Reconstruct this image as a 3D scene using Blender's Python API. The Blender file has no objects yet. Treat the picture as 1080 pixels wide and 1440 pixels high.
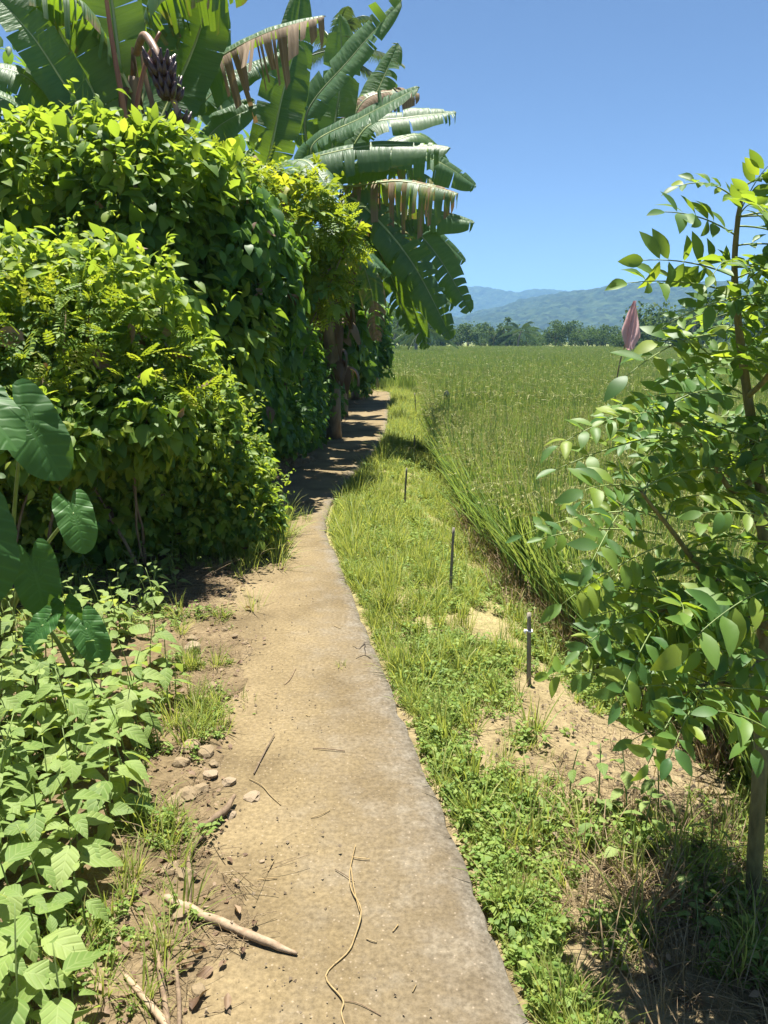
import bpy, math, random
import numpy as np
from mathutils import Vector, Matrix

# ------------------------------------------------------------------ camera, world, sun
SC = bpy.context.scene
COL = SC.collection
rng = np.random.default_rng(11)
random.seed(11)
CAM_H = 1.6
PITCH = math.radians(12.6)
FPX = 1082.0
cam = bpy.data.cameras.new('camera')
cam.sensor_fit = 'VERTICAL'
cam.sensor_height = 24.0
cam.lens = FPX / 1440.0 * 24.0
cam.clip_start = 0.05
cam.clip_end = 9000.0
camo = bpy.data.objects.new('camera', cam)
COL.objects.link(camo)
camo.location = (0, 0, CAM_H)
camo.rotation_euler = (math.pi / 2 - PITCH, 0, 0)
SC.camera = camo

SUN_EL = math.radians(79)
SUN_AZ = math.radians(-15)          # clockwise from +Y: ahead of the camera and to its left
SUNV = Vector((math.sin(SUN_AZ) * math.cos(SUN_EL), math.cos(SUN_AZ) * math.cos(SUN_EL), math.sin(SUN_EL)))
W = bpy.data.worlds.new('World')
SC.world = W
W.use_nodes = True
nt = W.node_tree
nt.nodes.clear()
sky = nt.nodes.new('ShaderNodeTexSky')
sky.sky_type = 'NISHITA'
sky.sun_disc = False
sky.sun_elevation = SUN_EL
sky.sun_rotation = SUN_AZ
sky.altitude = 2000
sky.air_density = 0.7
sky.dust_density = 0.5
sky.ozone_density = 4.0
bg = nt.nodes.new('ShaderNodeBackground')
bg.inputs['Strength'].default_value = 0.05
wo = nt.nodes.new('ShaderNodeOutputWorld')
nt.links.new(sky.outputs[0], bg.inputs[0])
nt.links.new(bg.outputs[0], wo.inputs[0])
sl = bpy.data.lights.new('sun', 'SUN')
sl.energy = 5.0
sl.angle = math.radians(0.53)
sl.color = (1.0, 0.95, 0.86)
so = bpy.data.objects.new('sun', sl)
COL.objects.link(so)
so.rotation_euler = (-SUNV).to_track_quat('-Z', 'Y').to_euler()
so.location = SUNV * 60
SC.view_settings.view_transform = 'Standard'
SC.view_settings.look = 'None'
SC.view_settings.gamma = 1.0
SC.view_settings.use_curve_mapping = False
SC.view_settings.exposure = 1.7
SC.render.resolution_x = 768
SC.render.resolution_y = 1024
SC.render.engine = 'CYCLES'
SC.cycles.max_bounces = 8
SC.cycles.diffuse_bounces = 4
SC.cycles.transmission_bounces = 5
SC.cycles.volume_bounces = 0
SC.cycles.transparent_max_bounces = 6

# ------------------------------------------------------------------ helpers
CP, SP = math.cos(PITCH), math.sin(PITCH)

def ray(u, v):
    xd, yd = u - 540.0, v - 720.0
    return np.array([xd, FPX * CP - yd * SP, -(FPX * SP + yd * CP)])

def at_y(u, v, Y):
    r = ray(u, v)
    return np.array([0, 0, CAM_H]) + r * (Y / r[1])

def at_z(u, v, z=0.0):
    r = ray(u, v)
    return np.array([0, 0, CAM_H]) + r * ((z - CAM_H) / r[2])

def _hash(i, j, k):
    n = (i * 374761393 + j * 668265263 + k * 2147483647 * 3 + 1013904223) & 0xffffffff
    n = ((n ^ (n >> 13)) * 1274126177) & 0xffffffff
    n = (n ^ (n >> 16)) & 0xffffffff
    return n / 4294967295.0

def vnoise(x, y, z=0.0):
    x, y, z = np.broadcast_arrays(np.asarray(x, float), np.asarray(y, float), np.asarray(z, float))
    xi, yi, zi = np.floor(x).astype(np.int64), np.floor(y).astype(np.int64), np.floor(z).astype(np.int64)
    fx, fy, fz = x - xi, y - yi, z - zi
    fx, fy, fz = [f * f * (3 - 2 * f) for f in (fx, fy, fz)]
    r = 0
    for a in (0, 1):
        for b in (0, 1):
            for c in (0, 1):
                w = (fx if a else 1 - fx) * (fy if b else 1 - fy) * (fz if c else 1 - fz)
                r = r + w * _hash(xi + a, yi + b, zi + c)
    return r

def fbm(x, y, z=0.0, o=4):
    r, amp, tot = 0, 1.0, 0
    for i in range(o):
        r = r + amp * vnoise(np.asarray(x) * 2 ** i + 17 * i, np.asarray(y) * 2 ** i + 5 * i, np.asarray(z) * 2 ** i)
        tot += amp
        amp *= .5
    return r / tot

def sstep(a, b, x):
    t = np.clip((np.asarray(x, float) - a) / (b - a), 0, 1)
    return t * t * (3 - 2 * t)

def nrm(v):
    v = np.asarray(v, float)
    return v / np.maximum(np.linalg.norm(v, axis=-1, keepdims=True), 1e-9)

def mesh(name, V, F, mat=None, tint=None, luv=None, smooth=True, midx=None, mats=None):
    V = np.asarray(V, np.float32).reshape(-1, 3)
    F = np.asarray(F, np.int32)
    k = F.shape[1]
    me = bpy.data.meshes.new(name)
    me.vertices.add(len(V))
    me.vertices.foreach_set('co', V.ravel())
    me.loops.add(F.size)
    me.loops.foreach_set('vertex_index', F.ravel())
    me.polygons.add(len(F))
    me.polygons.foreach_set('loop_start', np.arange(0, F.size, k, dtype=np.int32))
    me.polygons.foreach_set('loop_total', np.full(len(F), k, np.int32))
    me.polygons.foreach_set('use_smooth', np.full(len(F), smooth, bool))
    if tint is not None:
        a = me.attributes.new('tint', 'FLOAT', 'POINT')
        a.data.foreach_set('value', np.broadcast_to(np.asarray(tint, np.float32), (len(V),)).copy())
    if luv is not None:
        a = me.attributes.new('luv', 'FLOAT_VECTOR', 'POINT')
        a.data.foreach_set('vector', np.asarray(luv, np.float32).ravel())
    for m in (mats or ([mat] if mat else [])):
        me.materials.append(m)
    if midx is not None:
        me.polygons.foreach_set('material_index', np.asarray(midx, np.int32))
    me.update(calc_edges=True)
    return me

def obj(name, me, parent=None, loc=None):
    o = bpy.data.objects.new(name, me)
    COL.objects.link(o)
    if parent is not None:
        o.parent = parent
    if loc is not None:
        o.location = loc
    return o

def tag(o, label=None, cat=None, group=None, kind=None):
    if label: o['label'] = label
    if cat: o['category'] = cat
    if group: o['group'] = group
    if kind: o['kind'] = kind
    return o

def empty(name, loc, label, cat, group=None):
    o = bpy.data.objects.new(name, None)
    o.empty_display_size = .1
    COL.objects.link(o)
    o.location = [float(c) for c in loc]
    return tag(o, label, cat, group)

class MB:
    """collects triangles"""
    def __init__(s):
        s.V, s.F, s.T, s.L, s.n = [], [], [], [], 0
    def add(s, V, F, tint=0.0, luv=None):
        V = np.asarray(V, float).reshape(-1, 3)
        s.V.append(V); s.F.append(np.asarray(F, int) + s.n)
        s.T.append(np.broadcast_to(np.asarray(tint, float), (len(V),)))
        s.L.append(np.zeros((len(V), 3)) if luv is None else luv)
        s.n += len(V)
    def data(s):
        return np.concatenate(s.V), np.concatenate(s.F), np.concatenate(s.T), np.concatenate(s.L)
    def build(s, name, mat, parent=None, org=(0, 0, 0), smooth=True):
        V, F, T, L = s.data()
        return obj(name, mesh(name, V - np.asarray(org, float), F, mat, T, L, smooth), parent)

def frames(P):
    P = np.asarray(P, float)
    T = nrm(np.gradient(P, axis=0))
    up = np.array([0, 0, 1.0]) if abs(T[0][2]) < .9 else np.array([1.0, 0, 0])
    N = [nrm(np.cross(np.cross(T[0], up), T[0]))]
    for i in range(1, len(P)):
        n = N[-1] - T[i] * np.dot(N[-1], T[i])
        N.append(nrm(n))
    N = np.array(N)
    return T, N, np.cross(T, N)

def tube(P, R, k=6, cap=True):
    P = np.asarray(P, float)
    R = np.broadcast_to(np.asarray(R, float), (len(P),))
    T, N, B = frames(P)
    a = np.arange(k) * 2 * math.pi / k
    V = P[:, None, :] + R[:, None, None] * (np.cos(a)[None, :, None] * N[:, None, :] + np.sin(a)[None, :, None] * B[:, None, :])
    V = V.reshape(-1, 3)
    F = []
    for i in range(len(P) - 1):
        for j in range(k):
            p, q = i * k + j, i * k + (j + 1) % k
            F += [(p, q, q + k), (p, q + k, p + k)]
    if cap:
        b = (len(P) - 1) * k
        for j in range(1, k - 1):
            F.append((0, j + 1, j)); F.append((b, b + j, b + j + 1))
    L = np.zeros((len(V), 3))
    L[:, 0] = np.repeat(np.linspace(0, 1, len(P)), k)
    L[:, 1] = np.tile(a, len(P))
    return V, np.array(F), L

def bez(p0, p1, p2, n):
    t = np.linspace(0, 1, n)[:, None]
    return (1 - t) ** 2 * np.asarray(p0) + 2 * t * (1 - t) * np.asarray(p1) + t * t * np.asarray(p2)

def spline(pts, n):
    pts = np.asarray(pts, float)
    t = np.linspace(0, 1, len(pts))
    s = np.linspace(0, 1, n)
    # smooth Catmull-Rom
    out = []
    for q in s * (len(pts) - 1):
        i = min(int(q), len(pts) - 2); f = q - i
        a, b, c, d = pts[max(i - 1, 0)], pts[i], pts[i + 1], pts[min(i + 2, len(pts) - 1)]
        out.append(.5 * ((2 * b) + (c - a) * f + (2 * a - 5 * b + 4 * c - d) * f * f + (3 * b - a - 3 * c + d) * f ** 3))
    return np.array(out)

def leaf_tpl(n=4, w=.55, fold=.25, droop=.35, peak=.4, serr=0.0, heart=0.0, twist=0.0, side=1):
    """leaf along +Y of length 1, normal +Z; triangles"""
    t = np.linspace(0, 1, n + 1)
    wid = w * .5 * np.where(t < peak, np.sin(np.clip(t / peak, 0, 1) * math.pi / 2) ** .8,
                            np.cos(np.clip((t - peak) / (1 - peak), 0, 1) * math.pi / 2) ** .9)
    wid[-1] = 0; wid[0] = w * heart * .5
    if serr:
        wid = wid * (1 + serr * (np.arange(n + 1) % 2 * 2 - 1))
    ss = np.linspace(-1, 1, 2 * side + 1)
    V, L = [], []
    for i in range(n + 1):
        for s in ss:
            x = s * wid[i]
            y = t[i] - (.12 * heart * abs(s) if i == 0 else 0)
            z = fold * abs(x) - droop * t[i] ** 2 + .25 * fold * wid[i] * math.sin(t[i] * 9 + s * 2)
            a = twist * t[i]
            V.append((x * math.cos(a) - z * math.sin(a), y, x * math.sin(a) + z * math.cos(a)))
            L.append((s * wid[i] / w * 2, t[i], 0))
    m = len(ss)
    F = []
    for i in range(n):
        for j in range(m - 1):
            a, b, c, d = i * m + j, i * m + j + 1, (i + 1) * m + j + 1, (i + 1) * m + j
            if i < n - 1: F.append((a, b, c)); F.append((a, c, d))
            else: F.append((a, b, i * m + m + m // 2)) 
    V, F, L = np.array(V), np.array(F), np.array(L)
    return V, F, L

def join_tpl(parts):
    V, F, L, n = [], [], [], 0
    for (v, f, l) in parts:
        V.append(v); F.append(f + n); L.append(l); n += len(v)
    return np.concatenate(V), np.concatenate(F), np.concatenate(L)

def rotz(a):
    c, s = math.cos(a), math.sin(a)
    return np.array([[c, -s, 0], [s, c, 0], [0, 0, 1.0]])

def rotx(a):
    c, s = math.cos(a), math.sin(a)
    return np.array([[1.0, 0, 0], [0, c, -s], [0, s, c]])

def xf(tpl, R=None, s=1.0, t=(0, 0, 0)):
    V = tpl[0] * s
    if R is not None: V = V @ np.asarray(R).T
    return V + np.asarray(t), tpl[1], tpl[2]

def orient(d, n):
    """rotation matrices whose columns are x, y=d, z~n"""
    y = nrm(d)
    x = nrm(np.cross(y, n))
    z = np.cross(x, y)
    return np.stack([x, y, z], axis=-1)

def scatter(tpls, P, R, S, tint, name, mat, parent, org, n_obj=0, score=None, leafname='leaf'):
    """the n_obj leaves with the highest score become objects of their own that share mesh data, the rest is one joined part"""
    N = len(P)
    which = rng.integers(0, len(tpls), N)
    order = np.argsort(-score) if score is not None else np.arange(N)
    objs = order[:n_obj]; rest = order[n_obj:]
    if n_obj:
        mes = [mesh(leafname, v, f, mat, 0.0, l) for v, f, l in tpls]
        for i in objs:
            o = obj(leafname, mes[which[i]], parent)
            M = np.eye(4); M[:3, :3] = R[i] * S[i]; M[:3, 3] = P[i] - org
            o.matrix_basis = Matrix(M.tolist())
    if len(rest):
        mb = MB()
        for k, (v, f, l) in enumerate(tpls):
            ids = rest[which[rest] == k]
            if not len(ids): continue
            VV = np.einsum('nij,vj->nvi', R[ids] * S[ids][:, None, None], v) + P[ids][:, None, :]
            FF = f[None] + (np.arange(len(ids)) * len(v))[:, None, None]
            mb.add(VV.reshape(-1, 3), FF.reshape(-1, 3), np.repeat(tint[ids], len(v)), np.tile(l, (len(ids), 1)))
        o = mb.build(name, mat, parent, org)
        o['kind'] = 'stuff'
        return o

# ------------------------------------------------------------------ materials
def newmat(name):
    m = bpy.data.materials.new(name)
    m.use_nodes = True
    m.node_tree.nodes.clear()
    return m, m.node_tree

def N(t, kind, **kw):
    n = t.nodes.new(kind)
    for k, v in kw.items():
        if k.startswith('i_'):
            key = k[2:]
            key = int(key) if key.isdigit() else key
            n.inputs[key].default_value = v
        else:
            setattr(n, k, v)
    return n

def ramp(t, stops, fac=None, interp='LINEAR'):
    r = t.nodes.new('ShaderNodeValToRGB')
    r.color_ramp.interpolation = interp
    e = r.color_ramp.elements
    while len(e) < len(stops): e.new(0.5)
    for i, (p, c) in enumerate(stops):
        e[i].position = p
        e[i].color = (c[0], c[1], c[2], 1) if not isinstance(c, (int, float)) else (c, c, c, 1)
    if fac is not None: t.links.new(fac, r.inputs[0])
    return r

def math_n(t, op, a, b=None, clamp=False):
    n = t.nodes.new('ShaderNodeMath'); n.operation = op; n.use_clamp = clamp
    for i, x in enumerate((a, b)):
        if x is None: continue
        if isinstance(x, (int, float)): n.inputs[i].default_value = x
        else: t.links.new(x, n.inputs[i])
    return n.outputs[0]

def mixc(t, fac, a, b, blend='MIX'):
    n = t.nodes.new('ShaderNodeMix'); n.data_type = 'RGBA'; n.blend_type = blend
    for s, x in ((0, fac), (6, a), (7, b)):
        if isinstance(x, (int, float)): n.inputs[s].default_value = x
        elif isinstance(x, tuple): n.inputs[s].default_value = (*x, 1)
        else: t.links.new(x, n.inputs[s])
    return n.outputs[2]

def varfac(t):
    at = N(t, 'ShaderNodeAttribute', attribute_name='tint')
    oi = N(t, 'ShaderNodeObjectInfo')
    return math_n(t, 'FRACT', math_n(t, 'ADD', at.outputs['Fac'], oi.outputs['Random']))

def leaf_mat(name, stops, tr_col, trans=.4, rough=.42, vein=0.0, vfreq=34.0, spec=.5, spots=True):
    m, t = newmat(name)
    f = varfac(t)
    col = ramp(t, stops, f).outputs[0]
    geo = N(t, 'ShaderNodeNewGeometry')
    no = N(t, 'ShaderNodeTexNoise', i_Scale=9.0, i_Detail=3.0)
    t.links.new(geo.outputs['Position'], no.inputs['Vector'])
    col = mixc(t, math_n(t, 'MULTIPLY', no.outputs['Fac'], .35), col, (stops[0][1][0] * .8, stops[0][1][1] * .75, stops[0][1][2] * .8))
    out = N(t, 'ShaderNodeOutputMaterial')
    pb = N(t, 'ShaderNodeBsdfPrincipled', i_Roughness=rough)
    pb.inputs['Specular IOR Level'].default_value = spec
    trb = N(t, 'ShaderNodeBsdfTranslucent')
    trc = mixc(t, .45, tr_col, col)
    trc = mixc(t, 1.0, trc, mixc(t, f, (.75, .8, .7), (1.2, 1.15, 1.0)), 'MULTIPLY')
    if vein:
        lv = N(t, 'ShaderNodeAttribute', attribute_name='luv')
        sp = N(t, 'ShaderNodeSeparateXYZ'); t.links.new(lv.outputs['Vector'], sp.inputs[0])
        ax = math_n(t, 'ABSOLUTE', sp.outputs[0])
        ph = math_n(t, 'SUBTRACT', sp.outputs[1], math_n(t, 'MULTIPLY', ax, .35))
        w = math_n(t, 'SINE', math_n(t, 'MULTIPLY', ph, vfreq))
        wv = math_n(t, 'POWER', math_n(t, 'ADD', math_n(t, 'MULTIPLY', w, .5), .5), 6.0)
        mid = math_n(t, 'LESS_THAN', ax, .035)
        v = math_n(t, 'MAXIMUM', wv, mid)
        col = mixc(t, math_n(t, 'MULTIPLY', v, vein), col, (stops[-1][1][0] * 1.25, stops[-1][1][1] * 1.15, stops[-1][1][2] * 1.5))
        bp = N(t, 'ShaderNodeBump', i_Strength=.35, i_Distance=.004, invert=True)
        t.links.new(v, bp.inputs['Height']); t.links.new(bp.outputs[0], pb.inputs['Normal'])
    t.links.new(col, pb.inputs['Base Color']); t.links.new(trc, trb.inputs[0])
    mx = N(t, 'ShaderNodeMixShader', i_0=trans)
    t.links.new(pb.outputs[0], mx.inputs[1]); t.links.new(trb.outputs[0], mx.inputs[2])
    t.links.new(mx.outputs[0], out.inputs[0])
    return m

def bark_mat(name, a, b, scale=18.0, stretch=.25, rough=.85, bump=.5):
    m, t = newmat(name)
    tc = N(t, 'ShaderNodeTexCoord')
    mp = N(t, 'ShaderNodeMapping'); mp.inputs['Scale'].default_value = (1, 1, stretch)
    t.links.new(tc.outputs['Object'], mp.inputs[0])
    no = N(t, 'ShaderNodeTexNoise', i_Scale=scale, i_Detail=6.0, i_Roughness=.65)
    t.links.new(mp.outputs[0], no.inputs['Vector'])
    oi = N(t, 'ShaderNodeObjectInfo')
    c = ramp(t, [(.3, a), (.7, b)], no.outputs['Fac']).outputs[0]
    c = mixc(t, 1.0, c, mixc(t, oi.outputs['Random'], (.7, .7, .7), (1.15, 1.1, 1.0)), 'MULTIPLY')
    pb = N(t, 'ShaderNodeBsdfPrincipled', i_Roughness=rough)
    bp = N(t, 'ShaderNodeBump', i_Strength=bump, i_Distance=.01)
    t.links.new(no.outputs['Fac'], bp.inputs['Height']); t.links.new(bp.outputs[0], pb.inputs['Normal'])
    t.links.new(c, pb.inputs['Base Color'])
    out = N(t, 'ShaderNodeOutputMaterial'); t.links.new(pb.outputs[0], out.inputs[0])
    return m

M = {}
M['vine'] = leaf_mat('vine_leaf', [(0, (.050, .120, .020)), (.4, (.105, .205, .026)), (.75, (.185, .280, .034)), (1, (.29, .33, .045))], (.50, .64, .05), .48, .55, spec=.35)
M['vine_dark'] = leaf_mat('vine_leaf_dark', [(0, (.034, .100, .024)), (.5, (.070, .165, .030)), (.9, (.120, .225, .036)), (1, (.19, .28, .045))], (.34, .54, .05), .44, .5, spec=.35)
M['vine_yellow'] = leaf_mat('vine_leaf_yellow', [(0, (.085, .18, .018)), (.5, (.160, .265, .026)), (.9, (.25, .32, .032)), (1, (.36, .33, .04))], (.55, .60, .03), .45, .55, spec=.35)
M['herb'] = leaf_mat('herb_leaf', [(0, (.120, .200, .045)), (.5, (.185, .275, .070)), (1, (.270, .350, .105))], (.54, .62, .10), .42, .6, vein=.35, spec=.3)
M['pinnate'] = leaf_mat('pinnate_leaf', [(0, (.045, .125, .034)), (.45, (.080, .175, .038)), (.8, (.135, .235, .038)), (1, (.25, .31, .035))], (.46, .60, .03), .45, .5, spec=.4)
M['taro'] = leaf_mat('taro_leaf', [(0, (.026, .090, .020)), (1, (.048, .140, .026))], (.28, .48, .04), .34, .5, vein=.55, vfreq=44.0, spec=.35)
M['grass'] = leaf_mat('grass_blade', [(0, (.110, .180, .030)), (.5, (.200, .270, .050)), (.8, (.280, .315, .080)), (1, (.40, .36, .15))], (.58, .62, .11), .42, .55, spec=.3)
M['weed'] = leaf_mat('weed_leaf', [(0, (.095, .175, .030)), (.6, (.180, .270, .052)), (1, (.27, .33, .08))], (.54, .60, .09), .40, .6, spec=.3)
M['rice'] = leaf_mat('rice_blade', [(0, (.070, .155, .036)), (.45, (.140, .245, .058)), (.8, (.215, .300, .075)), (1, (.34, .34, .11))], (.46, .58, .10), .38, .5, spec=.35)
M['panicle'] = leaf_mat('rice_panicle', [(0, (.28, .31, .10)), (.6, (.36, .37, .13)), (1, (.42, .39, .16))], (.45, .45, .08), .25, .6)
M['tree'] = leaf_mat('tree_leaf', [(0, (.028, .066, .020)), (.5, (.044, .090, .024)), (1, (.080, .125, .030))], (.18, .28, .04), .28, .7, spec=.15)
M['palm'] = leaf_mat('palm_leaf', [(0, (.030, .070, .025)), (1, (.070, .125, .035))], (.2, .3, .05), .25, .35)
M['drygrass'] = leaf_mat('dry_straw', [(0, (.15, .10, .05)), (.5, (.25, .18, .09)), (1, (.35, .265, .15))], (.4, .3, .12), .2, .7)
M['dryleaf'] = leaf_mat('dry_leaf', [(0, (.085, .048, .025)), (.5, (.17, .105, .058)), (1, (.28, .20, .12))], (.35, .2, .06), .22, .7)
M['stem'] = bark_mat('green_stem', (.10, .16, .035), (.20, .27, .07), 30, .3, .6, .2)
M['twig'] = bark_mat('dry_twig', (.085, .055, .033), (.22, .16, .10), 40, .2, .85, .4)
M['bark'] = bark_mat('tree_bark', (.09, .085, .03), (.24, .21, .08), 46, .3, .85, .6)
M['stake'] = bark_mat('weathered_stake', (.12, .105, .085), (.28, .25, .21), 40, .1, .85, .5)
M['pseudostem'] = bark_mat('banana_pseudostem', (.07, .05, .03), (.27, .20, .12), 9, .15, .7, .5)
M['petiole_red'] = bark_mat('reddish_petiole', (.16, .055, .03), (.36, .16, .09), 9, .1, .5, .2)
M['peduncle'] = bark_mat('fruit_stalk', (.17, .095, .065), (.34, .22, .15), 14, .2, .5, .3)
M['midrib'] = bark_mat('banana_midrib', (.17, .23, .08), (.36, .42, .20), 8, .1, .4, .15)

def banana_mat(name, a, b, trc_, dead_amt):
    m, t = newmat(name)
    lv = N(t, 'ShaderNodeAttribute', attribute_name='luv')
    sp = N(t, 'ShaderNodeSeparateXYZ'); t.links.new(lv.outputs['Vector'], sp.inputs[0])
    f = varfac(t)
    # fine parallel veins, tone bands between them
    n1 = N(t, 'ShaderNodeTexNoise', i_Scale=1.0, i_Detail=3.0, noise_dimensions='2D')
    cb = N(t, 'ShaderNodeCombineXYZ')
    t.links.new(math_n(t, 'MULTIPLY', sp.outputs[0], 60.0), cb.inputs[0])
    t.links.new(math_n(t, 'MULTIPLY', sp.outputs[1], 1.3), cb.inputs[1])
    t.links.new(cb.outputs[0], n1.inputs['Vector'])
    geo = N(t, 'ShaderNodeNewGeometry')
    n2 = N(t, 'ShaderNodeTexNoise', i_Scale=3.5, i_Detail=5.0, i_Roughness=.65)
    t.links.new(geo.outputs['Position'], n2.inputs['Vector'])
    col = mixc(t, math_n(t, 'ADD', math_n(t, 'MULTIPLY', n1.outputs['Fac'], .6), math_n(t, 'MULTIPLY', f, .4)), a, b)
    # dead brown margin: grows in from the edge and along the veins; luv.z = how dead this strip is
    ed = math_n(t, 'ADD', math_n(t, 'MULTIPLY', math_n(t, 'POWER', math_n(t, 'ABSOLUTE', sp.outputs[1]), 6.0), .16),
                math_n(t, 'MULTIPLY', sp.outputs[2], .9))
    ed = math_n(t, 'ADD', ed, math_n(t, 'MULTIPLY', math_n(t, 'SUBTRACT', n2.outputs['Fac'], .5), .55))
    ed = math_n(t, 'ADD', ed, math_n(t, 'MULTIPLY', math_n(t, 'SUBTRACT', n1.outputs['Fac'], .5), .3))
    dead = N(t, 'ShaderNodeMapRange', i_1=.30, i_2=.42); t.links.new(ed, dead.inputs[0])
    yel = N(t, 'ShaderNodeMapRange', i_1=.24, i_2=.32); t.links.new(ed, yel.inputs[0])
    col = mixc(t, math_n(t, 'MULTIPLY', yel.outputs[0], .6), col, (.26, .25, .03))
    br = mixc(t, n1.outputs['Fac'], (.07, .04, .022), (.42, .31, .20))
    col = mixc(t, dead.outputs[0], col, br)
    tc = mixc(t, dead.outputs[0], trc_, (.22, .13, .05))
    tc = mixc(t, 1.0, tc, mixc(t, n1.outputs['Fac'], (.7, .75, .7), (1.2, 1.15, 1.1)), 'MULTIPLY')
    pb = N(t, 'ShaderNodeBsdfPrincipled', i_Roughness=.36); pb.inputs['Specular IOR Level'].default_value = .38
    t.links.new(math_n(t, 'ADD', math_n(t, 'MULTIPLY', dead.outputs[0], .3), .50), pb.inputs['Roughness'])
    tr = N(t, 'ShaderNodeBsdfTranslucent')
    bp = N(t, 'ShaderNodeBump', i_Strength=.5, i_Distance=.02)
    t.links.new(n1.outputs['Fac'], bp.inputs['Height']); t.links.new(bp.outputs[0], pb.inputs['Normal'])
    t.links.new(col, pb.inputs['Base Color']); t.links.new(tc, tr.inputs[0])
    mx = N(t, 'ShaderNodeMixShader', i_0=.36)
    t.links.new(pb.outputs[0], mx.inputs[1]); t.links.new(tr.outputs[0], mx.inputs[2])
    out = N(t, 'ShaderNodeOutputMaterial'); t.links.new(mx.outputs[0], out.inputs[0])
    return m

M['banana'] = banana_mat('banana_leaf', (.026, .082, .034), (.095, .175, .078), (.26, .42, .02), 1)

def simple_mat(name, c, rough=.6, noise=0.0, c2=None, scale=20.0, spec=.5):
    m, t = newmat(name)
    pb = N(t, 'ShaderNodeBsdfPrincipled', i_Roughness=rough)
    pb.inputs['Specular IOR Level'].default_value = spec
    if c2:
        tc = N(t, 'ShaderNodeTexCoord')
        no = N(t, 'ShaderNodeTexNoise', i_Scale=scale, i_Detail=5.0)
        t.links.new(tc.outputs['Object'], no.inputs['Vector'])
        r = ramp(t, [(.35, c), (.65, c2)], no.outputs['Fac'])
        t.links.new(r.outputs[0], pb.inputs['Base Color'])
        bp = N(t, 'ShaderNodeBump', i_Strength=.3, i_Distance=.01)
        t.links.new(no.outputs['Fac'], bp.inputs['Height']); t.links.new(bp.outputs[0], pb.inputs['Normal'])
    else:
        pb.inputs['Base Color'].default_value = (*c, 1)
    out = N(t, 'ShaderNodeOutputMaterial'); t.links.new(pb.outputs[0], out.inputs[0])
    return m

M['fruit'] = simple_mat('dark_purple_banana', (.020, .010, .014), .38, c2=(.085, .040, .045), scale=22)
M['stone'] = simple_mat('field_stone', (.16, .115, .068), .9, c2=(.30, .235, .155), scale=26)
M['white_tie'] = simple_mat('white_tie', (.75, .75, .73), .5)
M['dark_plastic'] = simple_mat('dark_plastic', (.02, .025, .025), .5)

# soil: sandy, pale on the verge, brown and littered on the left, wet mud and green-brown stubble under the rice
def soil_mat():
    m, t = newmat('soil')
    geo = N(t, 'ShaderNodeNewGeometry')
    n1 = N(t, 'ShaderNodeTexNoise', i_Scale=2.2, i_Detail=7.0, i_Roughness=.62)
    n2 = N(t, 'ShaderNodeTexNoise', i_Scale=34.0, i_Detail=6.0, i_Roughness=.7)
    n3 = N(t, 'ShaderNodeTexVoronoi', i_Scale=70.0)
    for n in (n1, n2, n3): t.links.new(geo.outputs['Position'], n.inputs['Vector'])
    at = N(t, 'ShaderNodeAttribute', attribute_name='zone')
    sp = N(t, 'ShaderNodeSeparateXYZ'); t.links.new(at.outputs['Vector'], sp.inputs[0])
    sand = ramp(t, [(.25, (.16, .122, .064)), (.5, (.24, .190, .108)), (.75, (.30, .245, .148))], n1.outputs['Fac']).outputs[0]
    dirt = ramp(t, [(.3, (.088, .064, .035)), (.55, (.165, .124, .070)), (.75, (.23, .178, .106))], n1.outputs['Fac']).outputs[0]
    field = ramp(t, [(.3, (.11, .14, .04)), (.7, (.22, .24, .075))], n1.outputs['Fac']).outputs[0]
    turf = ramp(t, [(.3, (.24, .235, .09)), (.7, (.38, .34, .16))], n1.outputs['Fac']).outputs[0]
    col = mixc(t, sp.outputs[0], sand, dirt)
    col = mixc(t, sp.outputs[2], col, turf)
    col = mixc(t, sp.outputs[1], col, field)
    k = ramp(t, [(.3, (.62, .60, .58)), (.62, (1.12, 1.1, 1.08))], n2.outputs['Fac']).outputs[0]
    col = mixc(t, 1.0, col, k, 'MULTIPLY')
    pb = N(t, 'ShaderNodeBsdfPrincipled', i_Roughness=.95)
    pb.inputs['Specular IOR Level'].default_value = .15
    t.links.new(col, pb.inputs['Base Color'])
    h = math_n(t, 'ADD', n2.outputs['Fac'], math_n(t, 'MULTIPLY', n3.outputs['Distance'], .5))
    bp = N(t, 'ShaderNodeBump', i_Strength=.8, i_Distance=.02)
    t.links.new(h, bp.inputs['Height']); t.links.new(bp.outputs[0], pb.inputs['Normal'])
    out = N(t, 'ShaderNodeOutputMaterial'); t.links.new(pb.outputs[0], out.inputs[0])
    return m
M['soil'] = soil_mat()

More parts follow.
